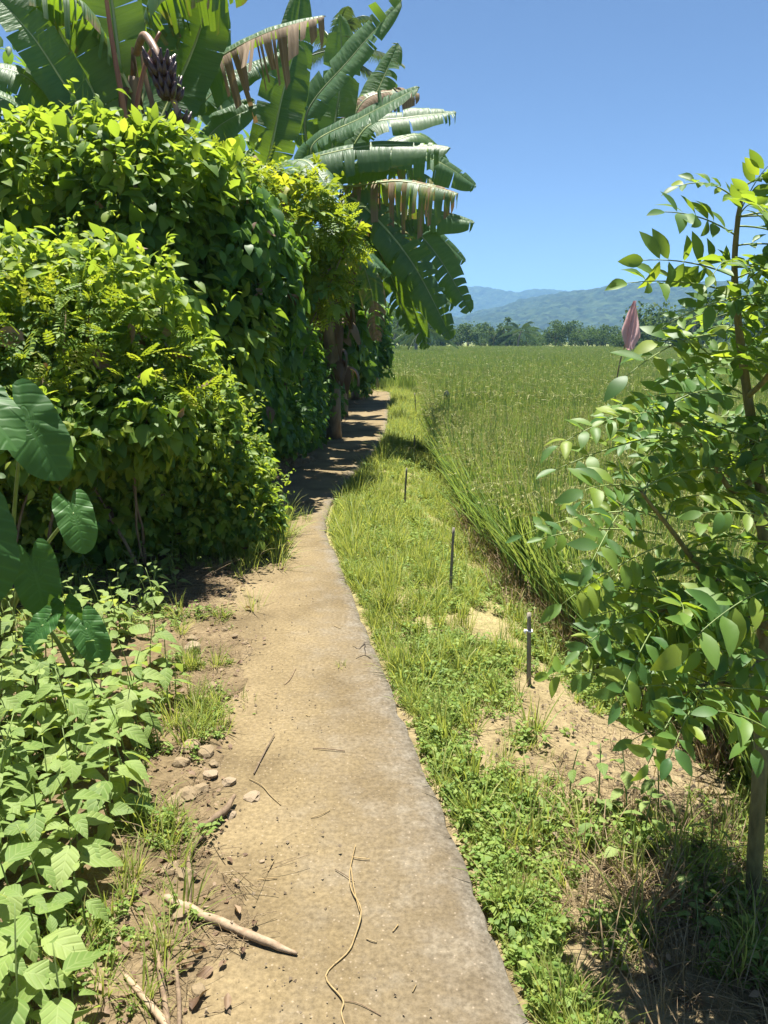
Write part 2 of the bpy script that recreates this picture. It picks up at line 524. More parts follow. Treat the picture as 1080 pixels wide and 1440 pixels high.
def concrete_mat():
    m, t = newmat('worn_concrete')
    geo = N(t, 'ShaderNodeNewGeometry')
    n1 = N(t, 'ShaderNodeTexNoise', i_Scale=1.7, i_Detail=7.0, i_Roughness=.6)
    n2 = N(t, 'ShaderNodeTexNoise', i_Scale=60.0, i_Detail=5.0, i_Roughness=.7)
    n3 = N(t, 'ShaderNodeTexNoise', i_Scale=6.5, i_Detail=6.0, i_Roughness=.65)
    vo = N(t, 'ShaderNodeTexVoronoi', i_Scale=58.0)
    for n in (n1, n2, n3, vo): t.links.new(geo.outputs['Position'], n.inputs['Vector'])
    at = N(t, 'ShaderNodeAttribute', attribute_name='zone')      # x = across the path (0 left .. 1 right), y = along
    sp = N(t, 'ShaderNodeSeparateXYZ'); t.links.new(at.outputs['Vector'], sp.inputs[0])
    mud = ramp(t, [(.28, (.095, .070, .036)), (.5, (.168, .128, .068)), (.72, (.225, .174, .096))], n1.outputs['Fac']).outputs[0]
    con = ramp(t, [(.3, (.062, .049, .033)), (.5, (.118, .096, .066)), (.72, (.185, .160, .120))], n3.outputs['Fac']).outputs[0]
    # bare concrete shows towards the right edge near the camera, soil film elsewhere
    e = math_n(t, 'ADD', sp.outputs[0], math_n(t, 'MULTIPLY', math_n(t, 'SUBTRACT', n3.outputs['Fac'], .5), .9))
    e = math_n(t, 'ADD', e, math_n(t, 'MULTIPLY', math_n(t, 'SUBTRACT', n1.outputs['Fac'], .5), .7))
    e = math_n(t, 'SUBTRACT', e, math_n(t, 'MULTIPLY', sp.outputs[1], .085))
    mr = N(t, 'ShaderNodeMapRange', i_1=.22, i_2=.78); t.links.new(e, mr.inputs[0])
    col = mixc(t, math_n(t, 'MULTIPLY', mr.outputs[0], .85), mud, con)
    # pale lime and dark algae along the very edge
    e2 = math_n(t, 'ADD', sp.outputs[0], math_n(t, 'MULTIPLY', math_n(t, 'SUBTRACT', n3.outputs['Fac'], .5), .22))
    mr2 = N(t, 'ShaderNodeMapRange', i_1=.90, i_2=1.0); t.links.new(e2, mr2.inputs[0])
    col = mixc(t, math_n(t, 'MULTIPLY', mr2.outputs[0], .4), col, mixc(t, n2.outputs['Fac'], (.05, .045, .037), (.27, .26, .24)))
    # exposed pale sand grains
    gr = N(t, 'ShaderNodeMapRange', i_1=.23, i_2=.12); t.links.new(vo.outputs['Distance'], gr.inputs[0])
    sel = N(t, 'ShaderNodeSeparateColor'); t.links.new(vo.outputs['Color'], sel.inputs[0])
    gg = math_n(t, 'MULTIPLY', gr.outputs[0], math_n(t, 'GREATER_THAN', sel.outputs[0], .62))
    col = mixc(t, math_n(t, 'MULTIPLY', gg, .45), col, (.32, .26, .19))
    k = ramp(t, [(.3, (.60, .59, .57)), (.65, (1.18, 1.18, 1.18))], n2.outputs['Fac']).outputs[0]
    col = mixc(t, 1.0, col, k, 'MULTIPLY')
    pb = N(t, 'ShaderNodeBsdfPrincipled', i_Roughness=.93)
    pb.inputs['Specular IOR Level'].default_value = .2
    t.links.new(col, pb.inputs['Base Color'])
    h = math_n(t, 'ADD', math_n(t, 'MULTIPLY', n2.outputs['Fac'], .5), n3.outputs['Fac'])
    bp = N(t, 'ShaderNodeBump', i_Strength=.55, i_Distance=.012)
    t.links.new(h, bp.inputs['Height']); t.links.new(bp.outputs[0], pb.inputs['Normal'])
    out = N(t, 'ShaderNodeOutputMaterial'); t.links.new(pb.outputs[0], out.inputs[0])
    return m
M['concrete'] = concrete_mat()

def forest_mat(name, a, b, sc):
    m, t = newmat(name)
    geo = N(t, 'ShaderNodeNewGeometry')
    n1 = N(t, 'ShaderNodeTexNoise', i_Scale=sc, i_Detail=6.0, i_Roughness=.6)
    n2 = N(t, 'ShaderNodeTexVoronoi', i_Scale=.11)
    for n in (n1, n2): t.links.new(geo.outputs['Position'], n.inputs['Vector'])
    c = ramp(t, [(.35, a), (.65, b)], n1.outputs['Fac']).outputs[0]
    sep = N(t, 'ShaderNodeSeparateColor'); t.links.new(n2.outputs['Color'], sep.inputs[0])
    c = mixc(t, 1.0, c, mixc(t, sep.outputs[0], (.4, .42, .4), (1.35, 1.3, 1.2)), 'MULTIPLY')
    pb = N(t, 'ShaderNodeBsdfPrincipled', i_Roughness=.9)
    pb.inputs['Specular IOR Level'].default_value = .1
    t.links.new(c, pb.inputs['Base Color'])
    out = N(t, 'ShaderNodeOutputMaterial'); t.links.new(pb.outputs[0], out.inputs[0])
    return m
M['forest'] = forest_mat('hill_forest', (.012, .028, .012), (.040, .062, .022), .05)

# ------------------------------------------------------------------ ground lines, from pixels on the path's surface
_pr = [(815, 1560), (755, 1440), (690, 1290), (640, 1170), (590, 1060), (525, 900), (495, 830), (470, 770), (457, 742), (462, 715), (480, 682), (507, 655), (531, 628), (544, 600), (547, 575), (551, 551)]
_R = np.array([at_z(u, v) for u, v in _pr])
_RY = np.concatenate([[-2.0, 0.4], _R[:, 1], [25.5, 28, 31]])
_RX = np.concatenate([[1.0, .56], _R[:, 0], [.1, -1.2, -4.0]])
_TY = np.linspace(-3, 35, 1901)
def _xr(y):
    return sum(np.interp(y + d * (.02 + .03 * np.clip(y, 0, 25)), _RY, _RX) for d in (-1.5, -.5, .5, 1.5)) / 4 + .012 * (vnoise(y * 5, 3.3) - .5)
_TR = _xr(_TY)
def XR(y): return np.interp(y, _TY, _TR)
PW = 1.04
def XL(y): return XR(y) - PW - .10 * np.clip((np.asarray(y) - 8) / 6, 0, 1)
_pe = [(1100, 1180), (960, 1040), (860, 950), (800, 893), (755, 850), (700, 790), (655, 730), (622, 660), (606, 610), (598, 570)]
_E = np.array([at_z(u, v, -.27) for u, v in _pe])
_EY = np.concatenate([[-3.0], _E[:, 1], [25, 28, 34]])
_EX = np.concatenate([[_E[0, 0] + 1.6], _E[:, 0], [.9, -2.5, -16]])
_TE = np.interp(_TY, _EY, _EX) + .10 * (vnoise(_TY * 1.7, 9.1) - .5)
def XE(y): return np.interp(y, _TY, _TE)

def gz(x, y):
    x, y = np.asarray(x, float), np.asarray(y, float)
    xr, xl, xe = XR(y), XL(y), XE(y)
    nz = fbm(x * 1.3, y * 1.3, 2.0)
    ns = fbm(x * 9, y * 9, 4.0, 3)
    # right of the path
    f = np.clip((x - xr) / np.maximum(xe - xr, .3), 0, 2)
    zr = -.055 - .21 * sstep(.35, 1.05, f) - .12 * sstep(1.0, 1.25, f) + .05 * (nz - .5) + .028 * (ns - .5)
    zr = zr + .05 * np.exp(-((x - 1.0) ** 2 + (y - 3.0) ** 2) / .25)
    # left of the path
    d = xl + .26 + .30 * (vnoise(y * 2.6, 1.7) - .5) + .12 * (vnoise(y * 9, 7.7) - .5) - x
    zl = .008 + .018 * sstep(.02, .4, d) + .10 * sstep(.5, 2.0, d) + .35 * sstep(2.0, 6, d) + .04 * (nz - .5) * sstep(0, .5, d) + .045 * (ns - .5) * sstep(.05, .35, d)
    # soil heap behind the first bush
    zl = zl + .22 * np.exp(-((x + 1.75) ** 2 + (y - 9.6) ** 2) / .5)
    zp = -.06
    z = np.where(x > xr - .06, zr, np.where(d > 0, zl, zp + (.068) * sstep(-.05, 0, d)))
    far = sstep(24.5, 27, y)
    z = z * (1 - far) + far * (np.where(x < -9, .1, -.39) + .05 * (nz - .5))
    return z

# ------------------------------------------------------------------ ground
def axis(segs):
    out = []
    for a, b, s in segs:
        out.append(np.arange(a, b, s))
    return np.unique(np.round(np.concatenate(out + [[segs[-1][1]]]), 4))
gx = axis([(-3900, -500, 400), (-500, -40, 46), (-40, -6, 2), (-6, -2.2, .2), (-2.2, 2.0, .035), (2.0, 6, .25), (6, 40, 2), (40, 500, 46), (500, 3900, 400)])
gy = axis([(-3900, -400, 500), (-400, -20, 40), (-20, 0, 2), (0, 1.0, .2), (1.0, 6.5, .035), (6.5, 14, .07), (14, 30, .25), (30, 60, 3), (60, 500, 40), (500, 3900, 400)])
X, Y = np.meshgrid(gx, gy)
Z = gz(X, Y)
nx = len(gx)
ii, jj = np.meshgrid(np.arange(nx - 1), np.arange(len(gy) - 1))
q = (jj * nx + ii).ravel()
F = np.stack([q, q + 1, q + nx + 1, q + nx], 1)
me = mesh('ground', np.stack([X.ravel(), Y.ravel(), Z.ravel()], 1), F, M['soil'])
xr, xe = XR(Y), XE(Y)
field = np.maximum(sstep(-.12, .12, X - xe), sstep(25, 27, Y))
field = np.where((Y < 25) & (X < xr), 0, field)
bare = np.exp(-((X - 1.0) ** 2 / .22 + (Y - 2.9) ** 2 / .35)) + .8 * np.exp(-((X - .75) ** 2 / .05 + (Y - 1.75) ** 2 / .12))
turf = np.where(X > xr, sstep(3.0, 6.0, Y) * .75 + .12, 0) * (1 - np.clip(bare, 0, 1))
dirt = np.where(X < xr, .85, 0)
a = me.attributes.new('zone', 'FLOAT_VECTOR', 'POINT')
a.data.foreach_set('vector', np.stack([dirt.ravel(), field.ravel(), turf.ravel()], 1).astype(np.float32).ravel())
ground = tag(obj('ground', me), 'sandy soil ground reaching from the path verge to the hills', 'ground', kind='structure')

# ------------------------------------------------------------------ concrete path: a slab with real, slightly broken edges
ys = np.concatenate([np.arange(-1.0, 8, .05), np.arange(8, 30.5, .12)])
cs = np.linspace(0, 1, 17)
rows, zone = [], []
for y in ys:
    a, b = float(XL(y)), float(XR(y))
    chip = .045 * max(0, float(vnoise(y * 7, 21.0)) - .62) + .03 * max(0, float(vnoise(y * 19, 2.0)) - .6) + .012 * float(vnoise(y * 2.1, 5.0))
    b -= chip
    row = [(a, y, -.14)]
    zr = [(0, y, 0)]
    for c in cs:
        z = .006 * (float(vnoise((a + (b - a) * c) * 3, y * 3, 8.0)) - .5)
        if c == 1: z -= .012
        row.append((a + (b - a) * c - (.004 if c == 1 else 0), y, z)); zr.append((c, y, 0))
    row.append((b + .004, y, -.035 )); zr.append((1, y, 0))
    row.append((b + .002 + .012 * float(vnoise(y * 11, 4.4)), y, -.16)); zr.append((1, y, 0))
    rows += row; zone += zr
m_ = len(cs) + 3
F = []
for i in range(len(ys) - 1):
    for j in range(m_ - 1):
        F.append((i * m_ + j, i * m_ + j + 1, (i + 1) * m_ + j + 1, (i + 1) * m_ + j))
me = mesh('path', rows, F, M['concrete'])
a = me.attributes.new('zone', 'FLOAT_VECTOR', 'POINT')
a.data.foreach_set('vector', np.asarray(zone, np.float32).ravel())
path = tag(obj('path', me), 'narrow worn concrete path stained with soil', 'path', kind='structure')
# hairline crack from the path's right edge
mb = MB()
for px in ([(527, 905), (515, 903), (505, 912), (497, 908)], [(521, 925), (512, 921), (500, 926)], [(513, 903), (515, 922)]):
    P = np.array([at_z(u, v, .004) for u, v in px]); P = spline(P, 10)
    P[:, 0] += rng.normal(0, .003, 10)
    V, F_, L = tube(P, np.linspace(.0035, .0015, 10), 4); V[:, 2] = (V[:, 2] - .004) * .4 + .003
    mb.add(V, F_)
M['crack'] = simple_mat('crack_dirt', (.06, .045, .03), .95)
tag(mb.build('crack', M['crack'], path))

# ------------------------------------------------------------------ hills
def hill(name, y0, depth, x0, x1, prof, step, seed, label):
    xs = np.arange(x0, x1, step)
    ysn = np.concatenate([np.arange(0, depth * .62, step), np.arange(depth * .62, depth, step * 4)])
    X, Y = np.meshgrid(xs, ysn + y0)
    f = (Y - y0) / depth
    u_at = X / (y0 + depth * .55) * FPX + 540
    top = np.interp(u_at, [p[0] for p in prof], [p[1] for p in prof])
    # ridge height in metres from the picture row of the skyline
    D = y0 + depth * .55
    H = np.array([ray(540, v)[2] / ray(540, v)[1] for v in top.ravel()]).reshape(top.shape) * D + CAM_H
    sh = np.sin(np.clip(f / 1.1, 0, 1) * math.pi) ** 1.15
    ridge = 1 - .28 * np.abs(fbm(X / 260 + seed, Y / 420, seed) - .5) * 2 * (1 - np.abs(f - .55))
    Zh = H * sh * ridge
    Zh = Zh + (fbm(X / 55 + seed, Y / 55, 3.0) - .5) * 16 * sh
    bumps = vnoise(X / 9.0, Y / 9.0, seed) * 6.5 + vnoise(X / 4.7, Y / 4.7, seed + 3) * 3.0
    Zh = Zh - 3 + bumps * np.clip(sh * 4, 0, 1)
    nx = len(xs)
    ii, jj = np.meshgrid(np.arange(nx - 1), np.arange(len(ysn) - 1))
    q = (jj * nx + ii).ravel()
    F = np.stack([q, q + 1, q + nx + 1, q + nx], 1)
    o = obj(name, mesh(name, np.stack([X.ravel(), Y.ravel(), Zh.ravel()], 1), F, M['forest'], smooth=False))
    return tag(o, label, 'hill', kind='structure')
hill('hill', 900, 900, -560, 1150, [(-100, 455), (500, 452), (640, 450), (690, 437), (740, 419), (800, 408), (860, 404), (920, 403), (1000, 400), (1200, 398), (1500, 415)], 5.0, 2.0, 'forested ridge in front of the paler far ridge')
hill('hill', 1950, 1000, -900, 2000, [(-300, 430), (400, 410), (600, 402), (680, 401), (735, 404), (800, 408), (850, 402), (1200, 400), (1600, 420)], 9.0, 7.0, 'pale hazy ridge behind the nearer forested ridge')

# ------------------------------------------------------------------ instanced stuff (grass, rice)
def instancer(name, label, cat, P, ROT, SCL, IDX, sources):
    P = np.array(P, float)
    bad = np.isnan(P[:, 2])
    P[bad, 2] = gz(P[bad, 0], P[bad, 1])
    me = bpy.data.meshes.new(name)
    me.vertices.add(len(P))
    me.vertices.foreach_set('co', np.asarray(P, np.float32).ravel())
    for nme, ty, arr, key in (('rot', 'FLOAT_VECTOR', ROT, 'vector'), ('scl', 'FLOAT_VECTOR', SCL, 'vector'), ('idx', 'INT', IDX, 'value')):
        a = me.attributes.new(nme, ty, 'POINT')
        a.data.foreach_set(key, np.asarray(arr, np.int32 if ty == 'INT' else np.float32).ravel())
    o = tag(obj(name, me), label, cat, kind='stuff')
    c = bpy.data.collections.new(name + '_sources')
    for i, s in enumerate(sources):
        c.objects.link(bpy.data.objects.new('%s_source_%02d' % (name, i), s))
    g = bpy.data.node_groups.new(name, 'GeometryNodeTree')
    g.interface.new_socket('Geometry', in_out='INPUT', socket_type='NodeSocketGeometry')
    g.interface.new_socket('Geometry', in_out='OUTPUT', socket_type='NodeSocketGeometry')
    gi, go = g.nodes.new('NodeGroupInput'), g.nodes.new('NodeGroupOutput')
    ci = g.nodes.new('GeometryNodeCollectionInfo')
    ci.inputs['Collection'].default_value = c
    ci.inputs['Separate Children'].default_value = True
    ci.inputs['Reset Children'].default_value = True
    ip = g.nodes.new('GeometryNodeInstanceOnPoints')
    ip.inputs['Pick Instance'].default_value = True
    def named(n, ty):
        x = g.nodes.new('GeometryNodeInputNamedAttribute'); x.data_type = ty
        x.inputs['Name'].default_value = n
        return [s for s in x.outputs if s.enabled and s.name == 'Attribute'][0]
    L = g.links
    L.new(gi.outputs[0], ip.inputs['Points']); L.new(ci.outputs[0], ip.inputs['Instance'])
    e2r = g.nodes.new('FunctionNodeEulerToRotation')
    L.new(named('rot', 'FLOAT_VECTOR'), e2r.inputs[0]); L.new(e2r.outputs[0], ip.inputs['Rotation'])
    L.new(named('scl', 'FLOAT_VECTOR'), ip.inputs['Scale'])
    L.new(named('idx', 'INT'), ip.inputs['Instance Index'])
    L.new(ip.outputs[0], go.inputs[0])
    md = o.modifiers.new('instances', 'NODES'); md.node_group = g
    return o

def blade(mb, base, az, length, lean, curl, w, seg=5, tint=0.0, twist=0.0):
    """a grass blade: starts upright with lean and curls over"""
    t = np.linspace(0, 1, seg + 1)
    ang = lean + curl * t ** 1.6
    ds = length / seg
    r = np.concatenate([[0], np.cumsum(np.sin(ang[:-1]) * ds)])
    z = np.concatenate([[0], np.cumsum(np.cos(ang[:-1]) * ds)])
    dx, dy = math.cos(az), math.sin(az)
    C = np.stack([base[0] + r * dx, base[1] + r * dy, base[2] + z], 1)
    wd = w * np.where(t < .25, .6 + 1.6 * t, np.maximum(0, 1 - ((t - .25) / .75) ** 1.8)) * .5
    wd[-1] = 0
    a2 = az + math.pi / 2 + twist * t
    S = np.stack([np.cos(a2), np.sin(a2), .3 * np.sin(a2 * 3)], 1) * wd[:, None]
    V = np.concatenate([C - S, C + S])
    n = seg + 1
    F = []
    for i in range(seg):
        F.append((i, i + n, i + 1 + n))
        if i < seg - 1: F.append((i, i + 1 + n, i + 1))
        else: pass
    F[-1] = (seg - 1, seg - 1 + n, seg)
    L = np.zeros((len(V), 3)); L[:, 1] = np.concatenate([t, t])
    mb.add(V, np.array(F), tint, L)
    return C

def rice_clump(nb, npan, radius, h, seg, w, lean_all=0.0, curlk=1.0, grain=True):
    """returns mesh with blades (slot 0) and panicles (slot 1)"""
    mb, pb = MB(), MB()
    for i in range(nb):
        a = random.uniform(0, 6.283); r = radius * math.sqrt(random.random())
        az = a + random.gauss(0, .7)
        b = (r * math.cos(a), r * math.sin(a), 0)
        blade(mb, b, az, h * random.uniform(.65, 1.08), abs(random.gauss(.08, .08)) + lean_all * .6, random.uniform(.15, 1.0) * curlk, w * random.uniform(.7, 1.2), seg, random.random(), random.gauss(0, .6))
    for i in range(npan):
        a = random.uniform(0, 6.283); r = radius * math.sqrt(random.random())
        az = a + random.gauss(0, .6)
        hh = h * random.uniform(.86, 1.02)
        b = (r * math.cos(a), r * math.sin(a), hh * .62)
        n = 7
        t = np.linspace(0, 1, n)
        ang = .1 + 2.1 * t ** 1.5
        ds = h * .40 / (n - 1)
        rr = np.concatenate([[0], np.cumsum(np.sin(ang[:-1]) * ds)]); zz = np.concatenate([[0], np.cumsum(np.cos(ang[:-1]) * ds)])
        C = np.stack([b[0] + rr * math.cos(az), b[1] + rr * math.sin(az), b[2] + zz], 1)
        V, F, L = tube(C, np.linspace(.0022, .0008, n), 3, False); pb.add(V, F, random.random(), L)
        if grain:
            for k in range(3, n):
                for s in range(5):
                    c = C[k] + np.random.default_rng(i * 91 + k * 7 + s).normal(0, .006, 3)
                    d = nrm(np.array([math.cos(az) * .3 + random.gauss(0, .5), math.sin(az) * .3 + random.gauss(0, .5), -1.0]))
                    sd = nrm(np.cross(d, [random.random(), random.random(), .3])) * .0038
                    V = np.array([c, c + d * .012 + sd, c + d * .030, c + d * .012 - sd])
                    pb.add(V, np.array([(0, 1, 2), (0, 2, 3)]), random.random())
        else:
            for k in range(2, n - 1):
                c = C[k]; d = C[k + 1] - C[k]
                sd = nrm(np.cross(d, [random.random(), random.random(), .3])) * w * .3
                V = np.array([c - sd, c + sd, C[k + 1] + sd, C[k + 1] - sd]); pb.add(V, np.array([(0, 1, 2), (0, 2, 3)]), random.random())
    V, F, T, L = mb.data()
    n0 = len(F)
    if npan:
        V2, F2, T2, L2 = pb.data()
        F = np.concatenate([F, F2 + len(V)]); V = np.concatenate([V, V2]); T = np.concatenate([T, T2]); L = np.concatenate([L, L2])
    mi = np.zeros(len(F), int); mi[n0:] = 1
    return mesh('rice_clump', V, F, None, T, L, midx=mi, mats=[M['rice'], M['panicle']])

# ------------------------------------------------------------------ rice field
src = []
for i in range(5): src.append(rice_clump(24, 4, .06, 1.06, 6, .016, 0, .5))                       # 0-4 near
for i in range(3): src.append(rice_clump(24, 1, .06, 1.0, 6, .018, .4, 1.0))              # 5-7 leaning edge
for i in range(4): src.append(rice_clump(34, 3, .13, 1.05, 4, .020, 0, .5, grain=False))           # 8-11 mid
for i in range(4): src.append(rice_clump(60, 4, .36, 1.06, 3, .034, 0, .5, grain=False))          # 12-15 far
P, ROT, SCL, IDX = [], [], [], []
def rice_band(y0, y1, sp, i0, i1, inset):
    for y in np.arange(y0, y1, sp):
        xe = float(XE(y))
        for x in np.arange(xe + inset, .58 * y + 2.6 + (0 if y < 20 else 3), sp):
            x2, y2 = x + rng.normal(0, sp * .17), y + rng.normal(0, sp * .17)
            hv = 1 + .05 * math.sin(x2 * .9 + 1.3 * math.sin(y2 * .4)) + .03 * math.sin(y2 * 1.7 + x2 * .6) + rng.normal(0, .045)
            P.append((x2, y2, np.nan)); ROT.append((rng.normal(0, .05), rng.normal(0, .05), rng.uniform(0, 6.283)))
            SCL.append((1, 1, hv)); IDX.append(rng.integers(i0, i1))
rice_band(2.3, 12, .155, 0, 5, .28)
rice_band(12, 30, .23, 8, 12, .25)
rice_band(30, 62, .42, 12, 16, .2)
rice_band(62, 128, .62, 12, 16, .2)
# the first row by the verge leans out over it, towards the path
for y in np.arange(2.5, 24, .075):
    for k in range(3 if y < 12 else 2):
        x = float(XE(y)) + rng.uniform(.0, .30)
        y2 = y + rng.normal(0, .05)
        P.append((x, y2, np.nan))
        lean = rng.uniform(.0, .24) * (1 if k else .6)
        az = math.pi + rng.normal(.2, .7)
        # tilt about the axis at right angles to the leaning direction
        ROT.append((-math.sin(az) * lean, math.cos(az) * lean, rng.uniform(0, 6.283)))
        s = rng.uniform(.72, 1.0)
        SCL.append((1, 1, s)); IDX.append(rng.integers(0, 5) if k < 2 else rng.integers(5, 8))
instancer('rice_field', 'green rice crop with yellowing panicles filling the paddy field', 'rice', P, ROT, SCL, IDX, src)

# ------------------------------------------------------------------ grass and weeds of the verge
def grass_tuft(nb, h, rad, w, seg=3, dry=0.0):
    mb = MB()
    for i in range(nb):
        a = random.uniform(0, 6.283); r = rad * math.sqrt(random.random())
        blade(mb, (r * math.cos(a), r * math.sin(a), -.005), a + random.gauss(0, .8), h * random.uniform(.5, 1.1), abs(random.gauss(.3, .3)), random.uniform(.2, 1.6), w * random.uniform(.7, 1.2), seg, random.random())
    V, F, T, L = mb.data()
    return mesh('tuft', V, F, M['drygrass'] if dry else M['grass'], T, L)

LEAF_S = [leaf_tpl(3, .6, .3, .25, .45), leaf_tpl(3, .7, .2, .4, .42), leaf_tpl(3, .5, .35, .15, .4)]
def weed_tuft(nst, h, ls):
    mb = MB()
    for i in range(nst):
        a = random.uniform(0, 6.283); ln = random.uniform(.2, 1.1); hh = h * random.uniform(.5, 1.1)
        base = np.array([random.gauss(0, .02), random.gauss(0, .02), -.005])
        tip = base + np.array([math.cos(a) * math.sin(ln), math.sin(a) * math.sin(ln), math.cos(ln)]) * hh
        C = bez(base, base + [0, 0, hh * .5], tip, 4)
        V, F, L = tube(C, .0014, 3, False); mb.add(V, F, .5, L)
        for k in range(6):
            t = .3 + .7 * k / 5
            p = base + (tip - base) * t
            d = np.array([math.cos(a + k * 2.1), math.sin(a + k * 2.1), random.uniform(-.1, .5)])
            R = orient(d, np.array([random.gauss(0, .3), random.gauss(0, .3), 1.0]))
            V, F, L = xf(random.choice(LEAF_S), R, ls * random.uniform(.6, 1.15), p); mb.add(V, F, random.random(), L)
    V, F, T, L = mb.data()
    return mesh('weed_tuft', V, F, M['weed'], T, L)

gsrc = [grass_tuft(20, .065, .035, .003) for _ in range(4)]            # 0-3 low
gsrc += [grass_tuft(22, .17, .035, .0045, 4) for _ in range(3)]       # 4-6 mid
gsrc += [grass_tuft(26, .38, .05, .007, 5) for _ in range(2)]         # 7-8 tall
gsrc += [weed_tuft(6, .045, .016) for _ in range(3)]                   # 9-11 small weeds
gsrc += [weed_tuft(6, .09, .025) for _ in range(3)]                   # 12-14 larger weeds
P, ROT, SCL, IDX = [], [], [], []
def put(x, y, i, s=1.0, tilt=.12, sz=None):
    P.append((x, y, np.nan)); ROT.append((rng.normal(0, tilt), rng.normal(0, tilt), rng.uniform(0, 6.283)))
    SCL.append((s, s, s * (sz or 1))); IDX.append(i)
def cover(x, y):
    n = .6 * fbm(x * 2.3, y * 2.3, 6.0, 3) + .4 * fbm(x * 9, y * 9, 3.0, 2)
    b = np.exp(-((x - 1.0) ** 2 / .20 + (y - 2.85) ** 2 / .30)) + .9 * np.exp(-((x - .72) ** 2 / .06 + (y - 1.65) ** 2 / .12)) \
        + .5 * np.exp(-((x - .75) ** 2 / .03 + (y - 3.6) ** 2 / .12)) + .45 * np.exp(-((x - .62) ** 2 / .03 + (y - 4.6) ** 2 / .3))
    return n - .38 * b
ncand = 24000
_y = 1.15 + 25 * rng.random(ncand) ** 2.1
_a, _b = XR(_y), XE(_y) + .12
_b = np.where(_y < 2.8, np.clip(_b, 1.7, 2.1), _b)
_x = _a + .045 + (_b - _a) * rng.random(ncand)
for x, y, a, b, c in zip(_x, _y, _a, _b, cover(_x, _y)):
    if c < .32 + .14 * rng.random(): continue
    near = y < 4.2
    r = rng.random()
    edge = (x - a) / (b - a)
    if near:
        i = rng.integers(0, 4) if r < .42 else rng.integers(9, 12) if r < .80 else rng.integers(12, 15) if r < .93 else rng.integers(4, 7)
        s = rng.uniform(.7, 1.35)
    else:
        i = rng.integers(0, 4) if r < .66 else rng.integers(4, 7) if r < .76 else rng.integers(9, 15)
        s = rng.uniform(.7, 1.3) * (1 + .02 * y)
    put(x, y, i, s)
# shaggy margin along the slab
for _ in range(2300):
    y = 1.5 + 22 * rng.random() ** 1.6
    x = float(XR(y)) + abs(rng.normal(.02, .05)) + .05
    r = rng.random()
    tall = math.sin(y * 2.3) + math.sin(y * 1.1 + 2) > -.1 and y > 3.2
    i = rng.integers(0, 4) if r < .4 else rng.integers(9, 12) if r < .7 else rng.integers(4, 7) if tall else rng.integers(0, 4)
    put(x, y, i, rng.uniform(.5, .95))
# taller grass at the bend of the path and in places on the verge
for _ in range(170):
    y = rng.uniform(5.6, 9.5); x = float(XR(y)) + abs(rng.normal(0, .3)) + .06
    put(x, y, rng.integers(4, 8), rng.uniform(.55, 1.0))
for _ in range(220):
    y = rng.uniform(10, 25); x = float(XR(y)) + .08 + abs(rng.normal(0, .25))
    put(x, y, rng.integers(4, 8), rng.uniform(.6, 1.1))
for (u, v, n) in ((545, 862, 9), (600, 800, 5), (530, 830, 5), (570, 945, 3), (540, 700, 6), (600, 690, 4), (640, 880, 4)):
    c = at_z(u, v, -.06)
    for _ in range(n): put(c[0] + rng.normal(0, .05), c[1] + rng.normal(0, .1), rng.integers(7, 9), rng.uniform(.5, .8))
# taller weedy grass beyond the end of the path, and at the far rim of the field
for _ in range(700):
    y = rng.uniform(24.5, 30); x = rng.uniform(-3, 1.4)
    put(x, y, rng.integers(4, 9), rng.uniform(.8, 1.6))
instancer('verge_grass', 'low grass and small weeds on the verge between path and rice', 'grass', P, ROT, SCL, IDX, gsrc)

P, ROT, SCL, IDX = [], [], [], []
for _ in range(3600):
    y = rng.uniform(126, 137); x = rng.uniform(-22, 84)
    P.append((x, y, -.3)); ROT.append((0, 0, rng.uniform(0, 6.283))); s = rng.uniform(2.2, 3.6); SCL.append((s * 1.6, s * 1.6, s * .8)); IDX.append(rng.integers(7, 9))
for i in range(len(gsrc)): pass
instancer('far_grass', 'strip of bright grass along the far rim of the paddy field', 'grass', P, ROT, SCL, IDX, gsrc)

# ------------------------------------------------------------------ left side: short grass and weeds on the soil beside the path
P, ROT, SCL, IDX = [], [], [], []
_y = 1.0 + 9 * rng.random(2600) ** 1.5
_d = rng.random(2600) ** .8 * 1.3
_x = XL(_y) + .33 - _d
for x, y, d, n1, n2 in zip(_x, _y, _d, fbm(_x * 3, _y * 3, 9.0, 3), fbm(_x * 2.2, _y * 2.2, 12.0, 3)):
    if d < .32 and n1 < .60: continue
    if n2 < .42: continue
    r = rng.random()
    put(x, y, rng.integers(0, 4) if r < .35 else rng.integers(9, 12) if r < .7 else rng.integers(12, 15) if r < .9 else rng.integers(4, 7), rng.uniform(.6, 1.2))
for (u, v, n, sp) in ((305, 1000, 40, .07), (285, 1030, 30, .08), (262, 940, 24, .08), (225, 1180, 30, .09), (190, 1290, 26, .1), (150, 1380, 26, .1), (320, 870, 8, .05)):
    c = at_z(u, v, .01)
    for _ in range(n): put(c[0] + rng.normal(0, sp), c[1] + rng.normal(0, sp), rng.choice([0, 1, 2, 3, 4, 5, 9, 10, 12]), rng.uniform(.6, 1.05))
# grassy fringe where the bush meets the path
for _ in range(240):
    c = at_z(378, 765, 0)
    put(c[0] - .12 + rng.normal(0, .14), c[1] + rng.normal(0, .4), rng.integers(4, 8), rng.uniform(.6, 1.0))
for _ in range(520):
    y = rng.uniform(6.5, 23); x = float(XL(y)) - .02 - abs(rng.normal(0, .28))
    put(x, y, rng.integers(4, 9), rng.uniform(.6, 1.2))
put(*[float(c) for c in at_z(480, 938, 0)[:2]], 0, .8); P[-1] = (P[-1][0], P[-1][1], .002)
instancer('left_bank_grass', 'grass tufts and seedlings on the soil left of the path', 'grass', P, ROT, SCL, IDX, gsrc)

